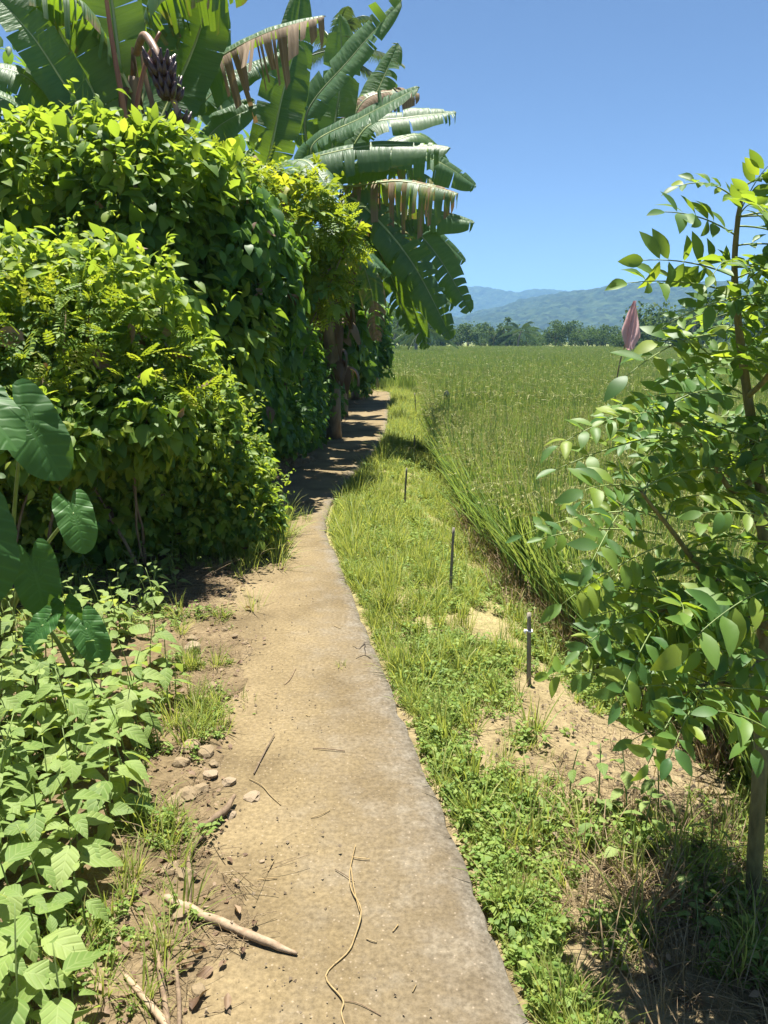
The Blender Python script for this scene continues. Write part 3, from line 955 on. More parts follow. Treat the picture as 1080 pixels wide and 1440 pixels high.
# ------------------------------------------------------------------ dry straw and litter
def straw_bits(n, ln, w):
    mb = MB()
    for i in range(n):
        a = random.uniform(0, 6.283); p = np.array([random.gauss(0, .06), random.gauss(0, .06), random.uniform(.002, .02)])
        l = ln * random.uniform(.4, 1.2); d = np.array([math.cos(a), math.sin(a), random.gauss(.05, .15)])
        q = p + d * l
        C = bez(p, (p + q) / 2 + [random.gauss(0, .02), random.gauss(0, .02), random.uniform(0, .025)], q, 5)
        V, F, L = tube(C, w * random.uniform(.5, 1.1), 3, False); mb.add(V, F, random.random(), L)
    V, F, T, L = mb.data()
    return mesh('straw', V, F, M['drygrass'], T, L)
def litter_bits(n, s):
    mb = MB()
    for i in range(n):
        R = orient(np.array([random.gauss(0, 1), random.gauss(0, 1), random.gauss(0, .2)]), np.array([random.gauss(0, .35), random.gauss(0, .35), 1.0]))
        V, F, L = xf(random.choice(LEAF_S), R, s * random.uniform(.4, 1.2), (random.gauss(0, .06), random.gauss(0, .06), random.uniform(.004, .015))); mb.add(V, F, random.random(), L)
    V, F, T, L = mb.data()
    return mesh('litter', V, F, M['dryleaf'], T, L)
ssrc = [straw_bits(14, .16, .0016) for _ in range(3)] + [litter_bits(6, .035) for _ in range(3)] + [straw_bits(5, .07, .0012)] + [grass_tuft(14, .2, .05, .004, 4, 1) for _ in range(2)]
P, ROT, SCL, IDX = [], [], [], []
for _ in range(420):                                   # dry stuff beneath the right-hand shrub
    x, y = rng.normal(1.0, .30), rng.normal(1.95, .38)
    if x < float(XR(y)) + .06: continue
    put(x, y, rng.choice([0, 1, 2, 0, 1, 2, 3, 7, 8]), rng.uniform(.6, 1.1))
for _ in range(700):                                   # litter along the left margin and under the bushes
    y = 1.1 + 6.5 * rng.random() ** 1.2
    x = float(XL(y)) + rng.normal(.12, .18)
    put(x, y, rng.choice([3, 4, 5, 6, 6, 0]), rng.uniform(.4, .9))
for _ in range(500):
    x, y = rng.normal(-1.5, .5), rng.normal(5.3, .6)
    if x > float(XL(y)) + .25: continue
    put(x, y, rng.choice([0, 1, 3, 4, 5]), rng.uniform(.6, 1.2))
for _ in range(420):                                   # dry grass on the verge
    y = rng.uniform(1.3, 7); x = rng.uniform(float(XR(y)) + .05, float(XE(y)))
    put(x, y, 6, rng.uniform(.5, 1.0))
for _ in range(260):                                   # straw-coloured base of the rice edge
    y = rng.uniform(3.0, 7.5); x = float(XE(y)) + rng.normal(.02, .10)
    put(x, y, rng.choice([7, 8]), rng.uniform(.9, 1.7))
instancer('dry_litter', 'dry straw and fallen leaf litter on the soil', 'litter', P, ROT, SCL, IDX, ssrc)
# crumbs of soil and chaff on the path
def crumbs():
    mb = MB()
    for i in range(5):
        V = np.array([(1, 0, 0), (-.6, .8, 0), (-.5, -.8, 0), (0, 0, .9), (.3, .2, -.4)]) * random.uniform(.0025, .007) * rng.uniform(.6, 1.3, (5, 3))
        mb.add(V + [random.gauss(0, .08), random.gauss(0, .08), .002], np.array([(0, 1, 3), (1, 2, 3), (2, 0, 3), (0, 4, 1), (1, 4, 2), (2, 4, 0)]), random.random())
    V, F, T, L = mb.data()
    return mesh('crumb', V, F, M['stone'], T, L, smooth=False)
csrc = [crumbs() for _ in range(4)]
P, ROT, SCL, IDX = [], [], [], []
for _ in range(170):
    y = 1.1 + 6 * rng.random() ** 1.6
    x = float(XL(y)) + .25 + abs(rng.normal(0, .26))
    if x > float(XR(y)) - .03: continue
    put(x, y, rng.integers(0, 4), rng.uniform(.4, 1.3)); P[-1] = (x, y, .003)
for _ in range(420):
    x, y = rng.normal(1.0, .4), rng.normal(2.8, .6)
    if x < float(XR(y)) + .03: continue
    put(x, y, rng.integers(0, 4), rng.uniform(.6, 2.2))
instancer('soil_crumbs', 'small soil crumbs and grit scattered on path and sand', 'grit', P, ROT, SCL, IDX, csrc)

# ------------------------------------------------------------------ bushes and vines
VINE = [leaf_tpl(4, .62, .25, .35, .35, heart=.35), leaf_tpl(4, .70, .15, .5, .38, heart=.3), leaf_tpl(4, .52, .35, .25, .4, heart=.2)]
def trifol():
    l = leaf_tpl(4, .66, .22, .35, .42)
    return join_tpl([xf(l, rotx(-.1), .58, (0, .35, 0)), xf(l, rotz(1.25) @ rotx(-.25), .5, (0, .33, 0)), xf(l, rotz(-1.25) @ rotx(-.25), .5, (0, .33, 0))])
def palmate():
    l = leaf_tpl(3, .42, .25, .4, .5)
    return join_tpl([xf(l, rotz(a), s, (0, .25, 0)) for a, s in ((0, .75), (.75, .65), (-.75, .65), (1.6, .45), (-1.6, .45))])
def pinnate_tpl(n=5, lw=.45, ll=.26):
    l = leaf_tpl(3, lw, .2, .2, .45)
    ps = []
    for i in range(n):
        y = .2 + .7 * i / (n - 1)
        z = -.25 * y * y
        for s in (-1, 1):
            ps.append(xf(l, rotz(-s * 1.15), ll * (1 - .3 * abs(i / (n - 1) - .4)), (0, y, z)))
    ps.append(xf(l, None, ll, (0, .92, -.23)))
    st = leaf_tpl(2, .03, 0, .25, .5)
    ps.append(st)
    return join_tpl(ps)
TRI, PAL, PIN = [trifol(), trifol()], [palmate()], [pinnate_tpl(), pinnate_tpl(6, .5, .22)]

def bush(name, label, cat, blobs, density, size, tpls, mat, n_obj, group=None, droop=.4, inner=.45, nstem=10, tendrils=0, cull=True, base=None, lump=.42, freq=2.1, sprigs=60):
    cx = np.mean([b[0][0] for b in blobs]); cy = np.mean([b[0][1] for b in blobs])
    org = np.array([cx, cy, float(gz(cx, cy))]) if base is None else np.asarray(base)
    root = empty(name, org, label, cat, group)
    Ps, Ns, Ds = [], [], []
    for bi, (c, r) in enumerate(blobs):
        c, r = np.asarray(c), np.asarray(r)
        area = 4 * math.pi * ((r[0] * r[1]) ** 1.6 / 3 + (r[0] * r[2]) ** 1.6 / 3 + (r[1] * r[2]) ** 1.6 / 3) ** (1 / 1.6)
        n = int(area * density)
        d = nrm(rng.normal(size=(n, 3)))
        depth = np.where(rng.random(n) < inner, rng.uniform(.5, .9, n), 1 - np.abs(rng.normal(0, .07, n)))
        base = c + d * r
        lm = 1 + lump * (fbm(base[:, 0] * freq, base[:, 1] * freq, base[:, 2] * freq, 3) - .5) * 2
        lm = lm + np.where(rng.random(n) < .10, rng.random(n) ** 2 * .16, 0)
        p = c + d * r * (lm * depth)[:, None]
        out = nrm(d / r)
        keep = np.ones(n, bool)
        for bj, (c2, r2) in enumerate(blobs):
            if bj != bi:
                keep &= np.sum(((p - np.asarray(c2)) / np.asarray(r2)) ** 2, 1) > .62
        if cull:
            vd = nrm(np.array([0, 0, CAM_H]) - p)
            back = np.sum(vd * out, 1) < -.35
            keep &= ~(back & (rng.random(n) < .6))
        keep &= p[:, 2] > gz(p[:, 0], p[:, 1]) + .02
        Ps.append(p[keep]); Ns.append(out[keep]); Ds.append(depth[keep])
    P, O, D = np.concatenate(Ps), np.concatenate(Ns), np.concatenate(Ds)
    n = len(P)
    tang = nrm(rng.normal(size=(n, 3)))
    d = .55 * tang + .55 * O + np.array([0, 0, -droop])
    nn = .55 * O + np.array([0, 0, .95]) + .55 * rng.normal(size=(n, 3))
    # leaves turn partly to the light
    nn = nn + np.array(SUNV) * .25
    R = orient(d, nn)
    S = rng.uniform(size[0], size[1], n) * (.8 + .4 * rng.random(n))
    vd = np.array([0, 0, CAM_H]) - P
    score = S / np.linalg.norm(vd, axis=1) * (D > .93) * (np.sum(nrm(vd) * O, 1) > -.1) * (.6 + .4 * rng.random(n))
    tint = np.clip(rng.beta(1.8, 2.0, n) + .7 * (fbm(P[:, 0] * 1.6, P[:, 1] * 1.6, P[:, 2] * 1.6, 2) - .5), 0, .999)
    # loose shoots that stick out of the mass, and strands that hang down from it
    if sprigs:
        pool = np.where((D > .9))[0]
        xP, xR, xS, xT = [], [], [], []
        for k in range(sprigs):
            i = rng.choice(pool)
            hang = rng.random() < .3 and O[i][2] < .6
            ln = rng.uniform(.15, .5)
            dr = nrm(O[i] * .5 + rng.normal(0, .4, 3) + ([0, 0, -.9] if hang else [0, 0, .75]))
            for q in np.linspace(.1, 1, int(ln / .05)):
                p = P[i] + dr * ln * q + [0, 0, -.5 * ln * q * q * .5]
                dd = nrm(rng.normal(0, .8, 3) + dr * .5 + [0, 0, -.25])
                xP.append(p); xR.append(orient(dd, np.array([0, 0, 1.0]) + .4 * rng.normal(size=3))); xS.append(rng.uniform(size[0], size[1]) * (1.0 - .55 * q)); xT.append(min(.999, rng.uniform(.5, 1.0)))
        scatter(tpls, np.array(xP), np.array(xR), np.array(xS), np.array(xT), 'shoots', mat, root, org)
        # withered leaves caught in the tangle
        ids = rng.choice(pool, min(len(pool), max(20, len(pool) // 45)))
        scatter(VINE, P[ids] + O[ids] * .02, orient(rng.normal(size=(len(ids), 3)) + [0, 0, -.8], O[ids] + .6 * rng.normal(size=(len(ids), 3))), S[ids] * .8, rng.random(len(ids)), 'withered_leaves', M['dryleaf'], root, org)
    scatter(tpls, P, R, S, tint, 'foliage', mat, root, org, n_obj, score)
    for k in range(nstem):
        c, r = blobs[k % len(blobs)]
        a = np.array([c[0] + rng.normal(0, r[0] * .35), c[1] + rng.normal(0, r[1] * .3), 0]); a[0] = min(a[0], float(XL(a[1])) - .25); a[2] = float(gz(a[0], a[1])) - .03
        e = np.array(c) + rng.normal(0, .5, 3) * r * [.9, .9, .5]
        m = (a + e) / 2 + rng.normal(0, .12, 3)
        Pt = bez(a, m, e, 10) + rng.normal(0, .008, (10, 3))
        mb = MB(); V, F, L = tube(Pt, np.linspace(rng.uniform(.008, .016), .004, 10), 5); mb.add(V, F, 0, L)
        mb.build('stem', M['twig'], root, org)
    if tendrils:
        cand = np.argsort(-score)[:400]
        for k in range(tendrils):
            i = rng.choice(cand)
            ln = rng.uniform(.2, .45)
            q1 = P[i] + (O[i] + rng.normal(0, .35, 3)) * ln * .6; q2 = P[i] + (O[i] * .6 + rng.normal(0, .4, 3) + [.2, 0, .1]) * ln * 1.2
            Pt = bez(P[i] - O[i] * .05, q1, q2, 9)
            mb = MB(); V, F, L = tube(Pt, np.linspace(.003, .0012, 9), 4); mb.add(V, F, 0, L)
            t = mb.build('tendril', M['stem'], root, org)
            for s in (3, 5, 7, 8):
                Rm = orient(np.array([rng.normal(), rng.normal(), -.3]), np.array([0, 0, 1.0]) + .4 * rng.normal(size=3))
                # small leaves along the shoot
                lf = obj('leaf', TEND_ME, t)
                Mx = np.eye(4); Mx[:3, :3] = Rm * rng.uniform(.025, .05); Mx[:3, 3] = Pt[s] - org
                lf.matrix_basis = Matrix(Mx.tolist())
    return root
TEND_ME = mesh('leaf', *VINE[0][:2], M['vine_yellow'], 0.0, VINE[0][2])

def B(u, v, Y, rx, ry, rz): return (at_y(u, v, Y), (rx, ry, rz))

bush('vine_bush', 'sprawling yellow-green vine bush right behind the elephant ear leaves', 'bush',
     [B(20, 520, 5.6, .95, .7, .78), B(165, 510, 5.6, .62, .65, .66), B(-190, 560, 5.3, .9, .8, .9), B(120, 620, 5.35, .55, .45, .42), B(60, 720, 5.3, .7, .35, .3), B(235, 715, 5.75, .5, .35, .25), B(55, 610, 4.75, .55, .35, .30), B(190, 590, 4.95, .42, .35, .28), B(-120, 640, 4.6, .6, .4, .35)],
     640, (.08, .145), VINE + TRI, M['vine'], 200, tendrils=9, nstem=12, lump=.6, freq=1.5, sprigs=220)
bush('vine_bush', 'drooping mixed creeper hanging to the path edge below the yellow-green vines', 'bush',
     [B(270, 600, 5.7, .42, .45, .36), B(325, 655, 5.8, .30, .4, .36), B(352, 725, 5.75, .24, .35, .28), B(225, 650, 5.5, .3, .35, .25), B(290, 730, 5.6, .3, .3, .25)],
     900, (.055, .10), PAL + VINE + TRI, M['vine'], 160, tendrils=8, nstem=8, lump=.6, sprigs=160)
bush('pinnate_sapling', 'yellowing sapling with feathery leaves poking out of the vine bush', 'bush',
     [B(90, 470, 5.0, .42, .25, .20), B(185, 530, 5.05, .42, .22, .22), B(70, 575, 4.9, .3, .2, .16)],
     95, (.16, .25), PIN, M['vine_yellow'], 90, droop=.15, inner=.1, nstem=5)
bush('vine_hedge', 'tall hedge smothered in broad-leaved vines below the fruiting banana', 'hedge',
     [B(60, 330, 7.5, 1.25, .9, .95), B(215, 320, 7.4, .85, .8, .85), B(-220, 330, 7.2, 1.3, 1, 1.1), B(250, 470, 7.3, .75, .7, .8)],
     400, (.11, .185), VINE, M['vine'], 220, tendrils=8, nstem=8, lump=.5, freq=1.6, sprigs=260)
bush('vine_hedge', 'dark green vine curtain hanging steeply beside the path bend', 'hedge',
     [B(325, 395, 7.9, .66, .8, .9), B(315, 520, 7.8, .5, .7, .75), B(365, 470, 8.6, .42, .6, .7), B(290, 620, 7.6, .36, .5, .5)],
     420, (.11, .18), VINE, M['vine_dark'], 220, tendrils=5, nstem=4, droop=.9, sprigs=160)
bush('pinnate_shrub', 'feathery bright yellow-green shrub crowning the dark vine curtain', 'bush',
     [B(390, 305, 8.9, .62, .5, .42), B(455, 335, 9.3, .40, .45, .42), B(450, 400, 9.2, .28, .35, .32), B(300, 265, 8.2, .45, .4, .25)],
     210, (.15, .25), PIN + PAL, M['vine_yellow'], 160, droop=.25, inner=.25, nstem=8)
bush('vine_bush', 'leafy undergrowth at the foot of the banana stems by the path', 'bush',
     [B(400, 585, 9.6, .32, .6, .42), B(425, 590, 11.5, .35, .8, .45), B(455, 560, 14, .35, 1.2, .5), B(370, 540, 10.5, .8, .9, 1.1), B(380, 500, 10.0, .34, .45, .75), B(412, 500, 10.9, .42, .6, .8), B(440, 530, 12.6, .4, .7, .7)],
     300, (.07, .14), VINE + PAL, M['vine_dark'], 120, nstem=3)
bush('vine_bush', 'thicket of dark creepers behind the dry banana stems', 'bush',
     [B(440, 440, 14.5, 1.0, 1.2, 1.4), B(300, 400, 13, 1.8, 1.2, 2.0), B(90, 330, 13, 2.4, 1.2, 2.2), B(495, 470, 20, .9, 1.8, 1.3)],
     190, (.16, .28), VINE, M['vine_dark'], 0, nstem=6)
bush('round_bush', 'bright green bush beside the thin post at the end of the path', 'bush',
     [B(513, 517, 22.5, .35, .6, .55), B(508, 540, 22.0, .3, .5, .3)], 420, (.06, .11), VINE, M['vine'], 40, nstem=4)

# ------------------------------------------------------------------ banana plants
def banana_leaf(parent, org, pts, width, nhint, tear=.25, dead=0.0, drop=.5, fold=.35, grav=.1, petiole=.1, deadside=None, rib=None, name='leaf'):
    n = 34
    C = spline(pts, n)
    Lg = np.sum(np.linalg.norm(np.diff(C, axis=0), axis=1))
    T = nrm(np.gradient(C, axis=0))
    nh = np.asarray(nhint, float)
    NN = nrm(nh - T * np.sum(T * nh, 1, keepdims=True))
    SD = np.cross(T, NN)
    ts = np.linspace(0, 1, n)
    def at(t):
        t = np.clip(t, 0, 1) * (n - 1)
        i = np.minimum(t.astype(int), n - 2); f = (t - i)[..., None]
        return C[i] * (1 - f) + C[i + 1] * f, NN[i], SD[i]
    mb = MB()
    tint = random.random()
    for s in (-1, 1):
        cuts = [petiole]
        while cuts[-1] < .985:
            if random.random() < (.97 if dead > .25 or deadside and s == deadside[0] and cuts[-1] > deadside[1] else tear): stp = random.uniform(.012, .06)
            else: stp = random.uniform(.08, .26)
            cuts.append(min(1.0, cuts[-1] + stp))
        bd = drop * random.uniform(.7, 1.3)
        for a, b in zip(cuts[:-1], cuts[1:]):
            small = (b - a) < .062
            dr = bd + (random.gauss(0, .35) if small else random.gauss(0, .1))
            gv = grav * (random.uniform(.6, 1.8) if small else 1)
            gap = random.uniform(.05, .5) if small else .05
            lenj = random.random() ** 2 * (.3 if small else .08)
            dd = dead * random.uniform(.3, 1.25)
            if deadside and s == deadside[0] and a > deadside[1]: dd = max(dd, .75)
            k = max(3, int((b - a) / .03) + 2)
            tt = np.linspace(a, b, k)
            fs = np.linspace(0, 1, 6)
            g = np.linspace(-1, 1, k)
            V, L = [], []
            for f in fs:
                ten = tt - g * gap * (b - a) * .5 * f + .035 * f * (1 - tt)
                p, nv, sv = at(ten)
                tb = (tt - petiole) / (1 - petiole)
                w = width * .5 * np.minimum(1, np.clip(tb / .14, 0, 1) ** .55) * np.minimum(1, np.clip((1 - tb) / .32, 0, 1) ** .5)
                fr = 1.0 - (lenj if f == 1 else lenj * .4 if f > .7 else 0)
                und = .02 * np.sin(tt * 40 + s) * f
                q = p + sv * (s * w * f * fr * (1 - .18 * dr * f))[:, None] + nv * (w * (fold * f - dr * f * f + und))[:, None]
                q[:, 2] -= w * gv * f * f * 1.6
                V.append(q); L.append(np.stack([tt, np.full(k, f * s), np.full(k, dd)], 1))
            V, L = np.concatenate(V), np.concatenate(L)
            F = []
            for i in range(len(fs) - 1):
                for j in range(k - 1):
                    p0 = i * k + j
                    F += [(p0, p0 + 1, p0 + k + 1), (p0, p0 + k + 1, p0 + k)]
            mb.add(V, np.array(F), tint, L)
    lf = mb.build(name, M['banana'], parent, org)
    rb = MB()
    r = np.where(ts < petiole, .024, .020 * (1 - ts) ** .7 + .003) * (width / .55)
    V, F, L = tube(C - NN * .006, r, 6); rb.add(V, F, 0, L)
    rb.build('midrib', rib or M['midrib'], lf, org)
    return lf

def pseudostem(parent, org, pts, r0, r1):
    C = spline(pts, 16)
    r = np.linspace(r0, r1, 16) * (1 + .06 * rng.normal(size=16))
    mb = MB(); V, F, L = tube(C, r, 10); mb.add(V, F, 0, L)
    mb.build('pseudostem', M['pseudostem'], parent, org)
    # dry sheaths peeling off
    for k in range(5):
        i = rng.integers(2, 14); a = rng.uniform(0, 6.283)
        p = C[i] + np.array([math.cos(a), math.sin(a), 0]) * r[i]
        q = p + np.array([math.cos(a) * .16, math.sin(a) * .16, -rng.uniform(.3, .7)])
        Pt = bez(p, p + np.array([math.cos(a) * .2, math.sin(a) * .2, .05]), q, 8)
        strip(parent, org, Pt, rng.uniform(.05, .10), 'dry_sheath')

def strip(parent, org, Pt, w, name):
    T, Nn, Bn = frames(Pt)
    k = len(Pt)
    tw = np.linspace(0, rng.normal(0, 1.5), k)
    S = (np.cos(tw)[:, None] * Bn + np.sin(tw)[:, None] * Nn) * (w * .5 * np.sin(np.linspace(.35, 3.0, k)))[:, None]
    cr = Nn * (w * .18)
    V = np.concatenate([Pt - S, Pt + cr, Pt + S])
    F = []
    for i in range(k - 1):
        for o_ in (0, k):
            F += [(o_ + i, o_ + i + 1, o_ + i + k + 1), (o_ + i, o_ + i + k + 1, o_ + i + k)]
    mb = MB(); mb.add(V, np.array(F), random.random())
    return mb.build(name, M['dryleaf'], parent, org)

def px(lst): return [at_y(*p) for p in lst]
UPN, CAMN = (0, -.25, 1), (0, -1, .35)

# --- fruiting banana over the hedge
gA = at_y(185, 320, 8.7); gA[2] = float(gz(gA[0], gA[1]))
A = empty('banana_plant', gA, 'banana plant with dark purple fruit bunch above the vine hedge', 'banana plant', 'banana plants beside the path')
crown = at_y(190, 110, 8.7)
pseudostem(A, gA, [gA, gA * .5 + crown * .5 + [.05, 0, 0], at_y(186, 190, 8.7), crown], .13, .07)
def LA(pts, w, nh, **k): banana_leaf(A, gA, px(pts), w, nh, **k)
LA([(165, 215, 8.6), (130, 130, 8.5), (82, 40, 8.4), (30, -60, 8.2)], .72, (.25, -1, .1), tear=.05, drop=.15, fold=.15, grav=0)
LA([(150, 200, 8.4), (95, 125, 8.1), (45, 50, 7.9), (-20, -20, 7.8)], .50, (.3, -.8, .5), tear=.08, drop=.25, fold=.3, grav=0)
LA([(150, 215, 8.5), (80, 145, 8.2), (20, 100, 8.0), (-70, 90, 7.9)], .52, (.0, -.7, .8), tear=.15, drop=.6, grav=.1)
LA([(110, 220, 8.2), (50, 165, 7.9), (-10, 130, 7.7), (-90, 125, 7.6)], .48, (.1, -.6, .9), tear=.2, drop=.5)
LA([(205, 215, 9.0), (235, 150, 9.2), (275, 60, 9.3), (300, -30, 9.3)], .75, (-.1, -1, .1), tear=.06, drop=.15, fold=.12, grav=0)
LA([(190, 190, 8.9), (205, 120, 9.1), (225, 30, 9.2), (262, -70, 9.2)], .62, (-.2, -1, .2), tear=.1, drop=.2, grav=0)
LA([(175, 160, 8.7), (165, 60, 8.8), (150, -40, 8.8), (120, -150, 8.7)], .65, (.1, -1, .2), tear=.1, drop=.2, grav=0)
LA([(190, 100, 8.9), (215, -10, 8.9), (270, -48, 8.8), (350, -28, 8.6)], .55, (.0, -.1, 1), tear=.9, dead=.25, drop=.7, grav=.7)
LA([(185, 130, 8.6), (140, 40, 8.4), (90, -10, 8.2), (10, -8, 8.0)], .5, (.0, -.1, 1), tear=.7, dead=.2, drop=.6, grav=.5)
LA([(40, 240, 8.6), (10, 190, 8.5), (-40, 160, 8.3), (-100, 175, 8.2)], .42, (.1, -.5, 1), tear=.2, drop=.4)
for pts, r in (([(146, -30, 8.2), (158, 60, 8.25), (172, 140, 8.3), (184, 225, 8.4)], .026), ([(225, 45, 8.5), (205, 90, 8.5), (192, 150, 8.5), (188, 205, 8.5)], .024)):
    mb = MB(); V, F, L = tube(spline(px(pts), 14), np.linspace(r * .7, r * 1.3, 14), 7); mb.add(V, F, 0, L)
    mb.build('petiole', M['petiole_red'], A, gA)
for k in range(7):
    p = at_y(185 + rng.uniform(-12, 18), 60 + rng.uniform(0, 40), 8.75 + rng.uniform(-.1, .2))
    strip(A, gA, bez(p, p + [.04, -.05, -.3], p + [rng.normal(0, .12), -.05, -rng.uniform(.6, 1.0)], 9), rng.uniform(.06, .13), 'dry_leaf')
# peduncle and bunch
ped = spline(px([(192, 75, 8.5), (202, 50, 8.2), (217, 68, 8.0), (228, 98, 7.95), (240, 128, 7.95), (256, 180, 7.95)]), 26)
mb = MB(); V, F, L = tube(ped, np.concatenate([np.linspace(.035, .04, 16), np.linspace(.04, .02, 10)]), 9); mb.add(V, F, 0, L)
bunch = mb.build('fruit_bunch', M['peduncle'], A, gA)
def finger():
    t = np.linspace(0, 1, 8)
    C = np.stack([.75 * t - .15 * t ** 2, np.zeros(8), -.1 * t + .75 * t ** 2], 1)
    r = np.array([.06, .13, .18, .19, .175, .14, .08, .05])
    V, F, L = tube(C, r, 6)
    return mesh('banana', V, F, M['fruit'], 0.0, L)
FME = finger()
hands = [(.53, 11), (.63, 12), (.73, 11), (.83, 10), (.92, 8)]
for h, (t, cnt) in enumerate(hands):
    p = ped[int(t * 25)]
    for k in range(cnt):
        a = k * 6.283 / cnt + h * .5 + rng.normal(0, .1)
        o = obj('banana', FME, bunch)
        s = (.20 - .012 * h) * rng.uniform(.88, 1.1)
        Rm = rotz(a) @ rotx(rng.normal(0, .1))
        Mx = np.eye(4); Mx[:3, :3] = Rm * s; Mx[:3, 3] = p + Rm @ np.array([.03, 0, -.06]) - gA
        o.matrix_basis = Matrix(Mx.tolist())

# --- middle banana, broad upright leaves
gC = at_y(372, 400, 10.6); gC[2] = float(gz(gC[0], gC[1]))
Cp = empty('banana_plant', gC, 'banana plant with one half-brown torn leaf, next to the fruiting one', 'banana plant', 'banana plants beside the path')
pseudostem(Cp, gC, [gC, at_y(372, 420, 10.6), at_y(368, 300, 10.6), at_y(362, 220, 10.6)], .14, .08)
def LC(pts, w, nh, **k): banana_leaf(Cp, gC, px(pts), w, nh, **k)
LC([(372, 250, 10.5), (384, 195, 10.5), (398, 130, 10.6), (418, 60, 10.7)], .62, (.25, -1, .1), tear=.08, drop=.2, fold=.2, grav=0, dead=.05)
LC([(330, 245, 9.9), (282, 222, 9.6), (305, 180, 9.5), (362, 148, 9.5)], .52, (-.3, -.9, .5), tear=.15, drop=.4)
LC([(360, 250, 10.2), (322, 248, 9.8), (295, 238, 9.5), (268, 262, 9.2)], .42, (.0, -.5, 1), tear=.2, drop=.5)
LC([(225, 165, 9.7), (290, 95, 9.5), (370, 48, 9.4), (458, 22, 9.3)], .58, (.15, -.75, .75), tear=.4, drop=.4, grav=.5, deadside=(1, .38), dead=.05)
LC([(262, 175, 9.9), (305, 125, 9.9), (350, 95, 10.0), (398, 72, 10.0)], .45, (.1, -.6, .8), tear=.15, drop=.5)
LC([(340, 235, 10.3), (318, 190, 10.2), (330, 160, 10.2), (358, 140, 10.2)], .34, (-.2, -1, .2), tear=.0, drop=.5)
LC([(372, 240, 10.8), (405, 150, 11), (415, 60, 11.1), (425, -20, 11.2)], .5, (.2, -1, .2), tear=.15, drop=.4)
LC([(370, 240, 10.4), (420, 225, 10.0), (445, 240, 9.7), (470, 280, 9.4)], .4, (.0, -.5, 1), tear=.3, drop=.5)
LC([(340, 230, 10.9), (300, 120, 11.2), (290, 40, 11.4), (300, -40, 11.5)], .7, (.0, -1, .2), tear=.1, drop=.3)

# --- right banana leaning over the path end, leaves fanned to the right
gB = at_z(470, 612, .05); gB[2] = float(gz(gB[0], gB[1]))
Bp = empty('banana_plant', gB, 'banana plant with torn leaves fanning out over the path', 'banana plant', 'banana plants beside the path')
for k in range(50):
    z = rng.uniform(.3, 1.0)
    g0, t0 = (gC, at_y(366, 260, 10.6)) if k % 2 else (gB, at_y(463, 300, 12.2))
    p = g0 + (t0 - g0) * z; a = rng.uniform(-2.6, .6); d = np.array([math.cos(a), math.sin(a), 0])
    strip(Cp if k % 2 else Bp, g0, bez(p + d * .08, p + d * rng.uniform(.25, .5) + [0, 0, .15], p + d * rng.uniform(.2, .5) - [0, 0, rng.uniform(.6, 1.3) * z], 10), rng.uniform(.12, .30), 'dry_leaf')
pseudostem(Bp, gB, [gB, at_y(466, 480, 12.3), at_y(464, 360, 12.2), at_y(462, 262, 12.2)], .14, .08)
def LB(pts, w, nh, **k): banana_leaf(Bp, gB, px(pts), w, nh, **k)
LB([(455, 262, 12.1), (440, 205, 11.9), (510, 165, 11.6), (590, 122, 11.3)], 0.67, (-0.30, -0.75, 0.75), tear=0.31, drop=.35, grav=.05, dead=0.07)
LB([(450, 250, 12.3), (430, 165, 12.2), (495, 80, 12.0), (565, 0, 11.8)], 0.61, (-0.60, -0.80, 0.35), tear=0.27, drop=.3, grav=.02, dead=.06)
LB([(450, 265, 11.9), (420, 232, 11.6), (520, 205, 11.3), (634, 208, 11.0)], 0.64, (-0.10, -0.75, 0.75), tear=0.73, drop=.6, grav=.25, dead=0.15)
LB([(475, 255, 12.4), (515, 180, 12.5), (575, 165, 12.5), (642, 158, 12.6)], 0.59, (-0.10, -0.75, 0.75), tear=0.45, drop=.4, grav=.15, dead=.06)
LB([(475, 262, 12.0), (500, 262, 11.8), (565, 255, 11.6), (645, 272, 11.4)], 0.67, (-0.10, -0.75, 0.75), tear=0.90, drop=.6, grav=.6, dead=0.44)
LB([(480, 258, 12.6), (540, 215, 12.8), (610, 225, 12.9), (670, 262, 13.0)], 0.56, (-0.10, -0.75, 0.75), tear=0.52, drop=.5, grav=.2, dead=.06)
LB([(480, 280, 12.3), (530, 298, 12.3), (600, 300, 12.3), (668, 313, 12.3)], 0.54, (-0.10, -0.75, 0.75), tear=0.45, drop=.5, grav=.2, dead=.06)
LB([(485, 280, 12.8), (545, 305, 13.0), (605, 325, 13.2), (655, 368, 13.3)], 0.54, (-0.10, -0.75, 0.75), tear=0.59, drop=.5, grav=.25, dead=0.12)
LB([(478, 275, 11.9), (512, 290, 11.6), (580, 370, 11.4), (636, 478, 11.2)], 0.60, (-0.55, -0.55, 0.80), tear=0.90, drop=.35, grav=.06, dead=0.12)
LB([(485, 272, 12.4), (545, 290, 12.3), (612, 355, 12.2), (662, 440, 12.1)], 0.56, (-0.45, -0.50, 0.85), tear=0.90, drop=.45, grav=.1, dead=0.15)
LB([(478, 280, 12.3), (520, 330, 12.3), (555, 400, 12.3), (578, 470, 12.3)], 0.51, (-0.60, -0.80, 0.30), tear=0.80, drop=.5, grav=.2, dead=0.09)
LB([(470, 262, 12.6), (505, 150, 12.9), (555, 128, 13.1), (590, 132, 13.3)], 0.51, (-0.10, -0.75, 0.75), tear=0.80, drop=.6, grav=.3, dead=0.54)
LB([(462, 265, 12.5), (470, 180, 12.7), (480, 100, 12.9), (478, 20, 13.0)], 0.59, (0.10, -1.00, 0.10), tear=0.38, drop=.3, dead=.06)
LB([(462, 262, 12.7), (500, 180, 13.0), (530, 130, 13.2), (560, 60, 13.3)], 0.58, (-0.40, -1.00, 0.30), tear=0.38, drop=.4, dead=.06)
